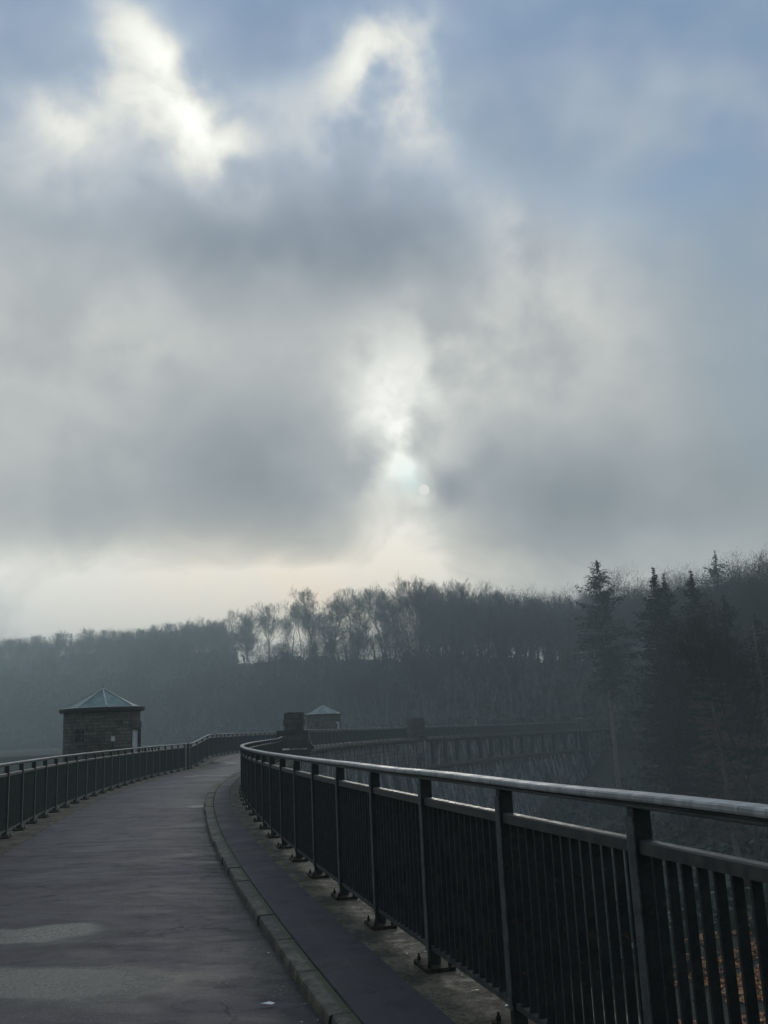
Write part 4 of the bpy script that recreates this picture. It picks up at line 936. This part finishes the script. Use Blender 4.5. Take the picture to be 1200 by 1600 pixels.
# larches: bare, fine, reddish
def larch(H, R0, seed, dens=1.):
    random.seed(seed); trunk = []; br = []; p = Vector((0, 0, -1)); n = 12
    for i in range(n):
        q = Vector((random.uniform(-.06, .06), random.uniform(-.06, .06), -1+(H+1)*(i+1)/n)); trunk.append((*p, *q, .17*(1-i/n)+.015, .17*(1-(i+1)/n)+.015)); p = q
    z = H*.10
    while z < H-.2:
        f = z/H
        for _ in range(random.randint(2, 3)):
            a = random.uniform(0, 6.28); L = R0*(1-f*.93)*random.uniform(.45, 1.2)*min(1, .5+f*1.5); d = Vector((math.cos(a), math.sin(a), random.uniform(-.1, .55))); q = Vector((0, 0, z)); side = Vector((-math.sin(a), math.cos(a), 0))
            for s_ in range(5):
                d2 = d+Vector((0, 0, -.12*s_+(.25 if s_ > 2 else 0)))+side*random.uniform(-.15, .15); q2 = q+d2*L/5; br.append((*q, *q2, .022*(1-s_/6)+.004, .018*(1-s_/6)+.004))
                for _k in range(int(4*dens)):
                    c = q.lerp(q2, random.random()); e = c+(d*random.uniform(.1, .5)+side*random.uniform(-1, 1)*.7+Vector((0, 0, random.uniform(-.75, .25))))*L*.20; br.append((*c, *e, .014, .009))
                    for _m in range(2): g_ = c.lerp(e, random.uniform(.3, 1)); h_ = g_+Vector((random.gauss(0, 1), random.gauss(0, 1), random.gauss(-.5, .6)))*L*.055; br.append((*g_, *h_, .011, .007))
                q = q2
        z += H*.0115*random.uniform(.5, 1.5)
    tv, tf = tubes(trunk, 8); bv, bf = tubes(br, 3)
    return npmesh('trunk', tv, tf, M['larchbark'], True), npmesh('crown', bv, bf, M['larchtwig'])
LA = [larch(13, 3.4, 41, 1.5), larch(13, 3.8, 42, 1.3)]
def pl(k, x, y, top, H, lab, rz, tilt=(0, 0)): 
    r = place_tree('larch_tree', LA[k], x, y, top-H, H/13, rz, lab, 'larch', None, tilt)
pl(0, 20.6, 62, 6.2, 14, 'bare red brown larch in front of the dark conifers, with a pale trunk', .4, (0, -.075))
pl(1, 27.0, 70, 6.6, 15, 'bare brown larch at the right edge of the view', 2.2, (0, -.03))
pl(1, 23.9, 58, 2.6, 11, 'smaller bare larch between the two brown larches', 4.0)
pl(0, 31.5, 84, 9, 17, 'bare larch behind the right edge one, against the conifers', 1.1)
# one bare tree on the bank, seen through the bars
place_tree('bare_tree', BARE[6], 17.6, 50, mesh_z(17.6, 50)-.2, .52, 1.0, 'slim bare tree on the bank behind the right railing', 'tree')
# skyline trees at the right edge
for (a, r, sc, k, lab) in [(20.8, 222, .70, 2, 'big round crowned bare tree on the skyline at the right edge'), (22.6, 222, .62, 5, 'bare tree cut by the right edge of the view on the skyline'), (19.2, 232, .62, 0, 'bare tree between the skyline conifer and the round crowned tree')]:
    x, y = pol(a, r); place_tree('bare_tree', BARE[k], x, y, snap(x, y)-.3, sc, a, lab, 'tree')

# ------------------------------------------------------------ leaf litter, grass, small debris
def cards(n, fn, size, m, name, label, cat, curl=.35, seed=1):
    rg = np.random.default_rng(seed); random.seed(seed); c = np.array([fn() for _ in range(n)]); th = rg.uniform(0, 6.28, n); s = rg.uniform(*size, n)[:, None]
    a = np.stack([np.cos(th), np.sin(th), rg.uniform(-curl, curl, n)], 1); b2 = np.stack([-np.sin(th), np.cos(th), rg.uniform(-curl, curl, n)], 1)
    v_ = np.stack([c-a*s, c-b2*s*.55-[0, 0, .0], c+a*s, c+b2*s*.55], 1); v_[:, :, 2] += np.abs(s)*.25
    link(name, npmesh(name, v_.reshape(-1, 3), np.arange(4*n).reshape(-1, 4), m), kind='stuff', label=label, category=cat)
def bank_pt():
    while True:
        x, y = random.uniform(5.5, 17), random.uniform(17, 46)
        if noise.noise(Vector((x*.5, y*.5, 1)))+noise.noise(Vector((x*1.9, y*1.9, 4)))*.5 > -.15 and x > y*.24: return x, y, mesh_z(x, y)+.05
cards(34000, bank_pt, (.05, .11), M['leaf'], 'leaf_litter', 'orange brown fallen beech leaves on the bank below the right railing', 'leaf litter', .6)
def bank2():
    return random.uniform(6, 16), random.uniform(18, 40)
tuft_mass(260, 77, bank2, (.12, .38), M['grass'], 'grass_tufts', 'rough grass tufts among the fallen leaves on the bank', 'grass')
def kerb_pt():
    i = random.randrange(20, 130); u = random.random(); o_ = kd(i, .835, .895)
    if u < .5: d = o_+abs(random.gauss(0, .09))+.01; z = -.066
    elif u < .9: d = random.uniform(-.3, kd(i, .27, .34)); z = -.011
    else: d = random.uniform(.3, 4); z = -.03
    v_ = off(i, d, z); return tuple(v_)
cards(900, kerb_pt, (.004, .016), M['litter'], 'grit_and_leaf_bits', 'scattered grit and small leaf fragments along the kerb and verge', 'litter', .3, 5)
# one torn pale scrap on the road near the camera
i = int(np.argmin(abs(RC[:, 1]-6.1))); v_ = off(i, 1.12, -.04)
b = MB(); b.add([(0,0,.004),(.05,.012,.010),(.085,-.006,.006),(.07,-.03,.004),(.02,-.024,.009)], [(0,1,2,3,4)]); o = b.build('leaf_scrap', M['white'], None); o.location = v_
o['label'] = 'small pale scrap lying on the road close to the camera, left of the kerb'; o['category'] = 'litter'

# pale trestle at the far end of the dam
r = thing('trestle_barrier', 'small pale trestle barrier at the far end of the dam by the lone spruce', 'barrier', (26.5, 141.5, ground_z(26.5, 141.5)))
zz = 1.3-ground_z(26.5, 141.5)
b = MB(); b.box((0, 0, zz+.30), (.52, .04, .06)); b.build('board', M['seam'], r)
for s_ in (-1, 1): b = MB(); b.box((s_*.36, 0, zz/2+.12), (.04, .04, zz/2+.12)); b.build('leg', M['wood'], r)
# marker post on the slope above the far railing
r = thing('marker_post', 'thin pale marker post on the slope just above the far railing', 'post', (12.6, 152, -.3))
b = MB(); b.cyl((0, 0, 0), .09, 0, 2.2, 8, .07); b.build('post', M['seam'], r)
b = MB(); b.cyl((0, 0, 0), .10, 2.2, 2.35, 8, .03); b.build('cap', M['seam'], r)

# ------------------------------------------------------------ mist
b = MB(); b.box((0, 360, 21.5), (760, 600, 51.5)); hz = b.build('haze', M['white'], kind='stuff')
hm = bpy.data.materials.new('mist'); hm.use_nodes = True; t = NT(hm.node_tree); t.N.clear(); o = t.n('ShaderNodeOutputMaterial')
pv = t.n('ShaderNodeVolumePrincipled'); t.L.new(pv.outputs[0], o.inputs['Volume'])
pv.inputs['Color'].default_value = (.76, .90, .91, 1); pv.inputs['Density'].default_value = .0017; pv.inputs['Anisotropy'].default_value = .3
hz.data.materials.clear(); hz.data.materials.append(hm)
hz['label'] = 'thin mist hanging over the reservoir and the wooded hill'; hz['category'] = 'mist'
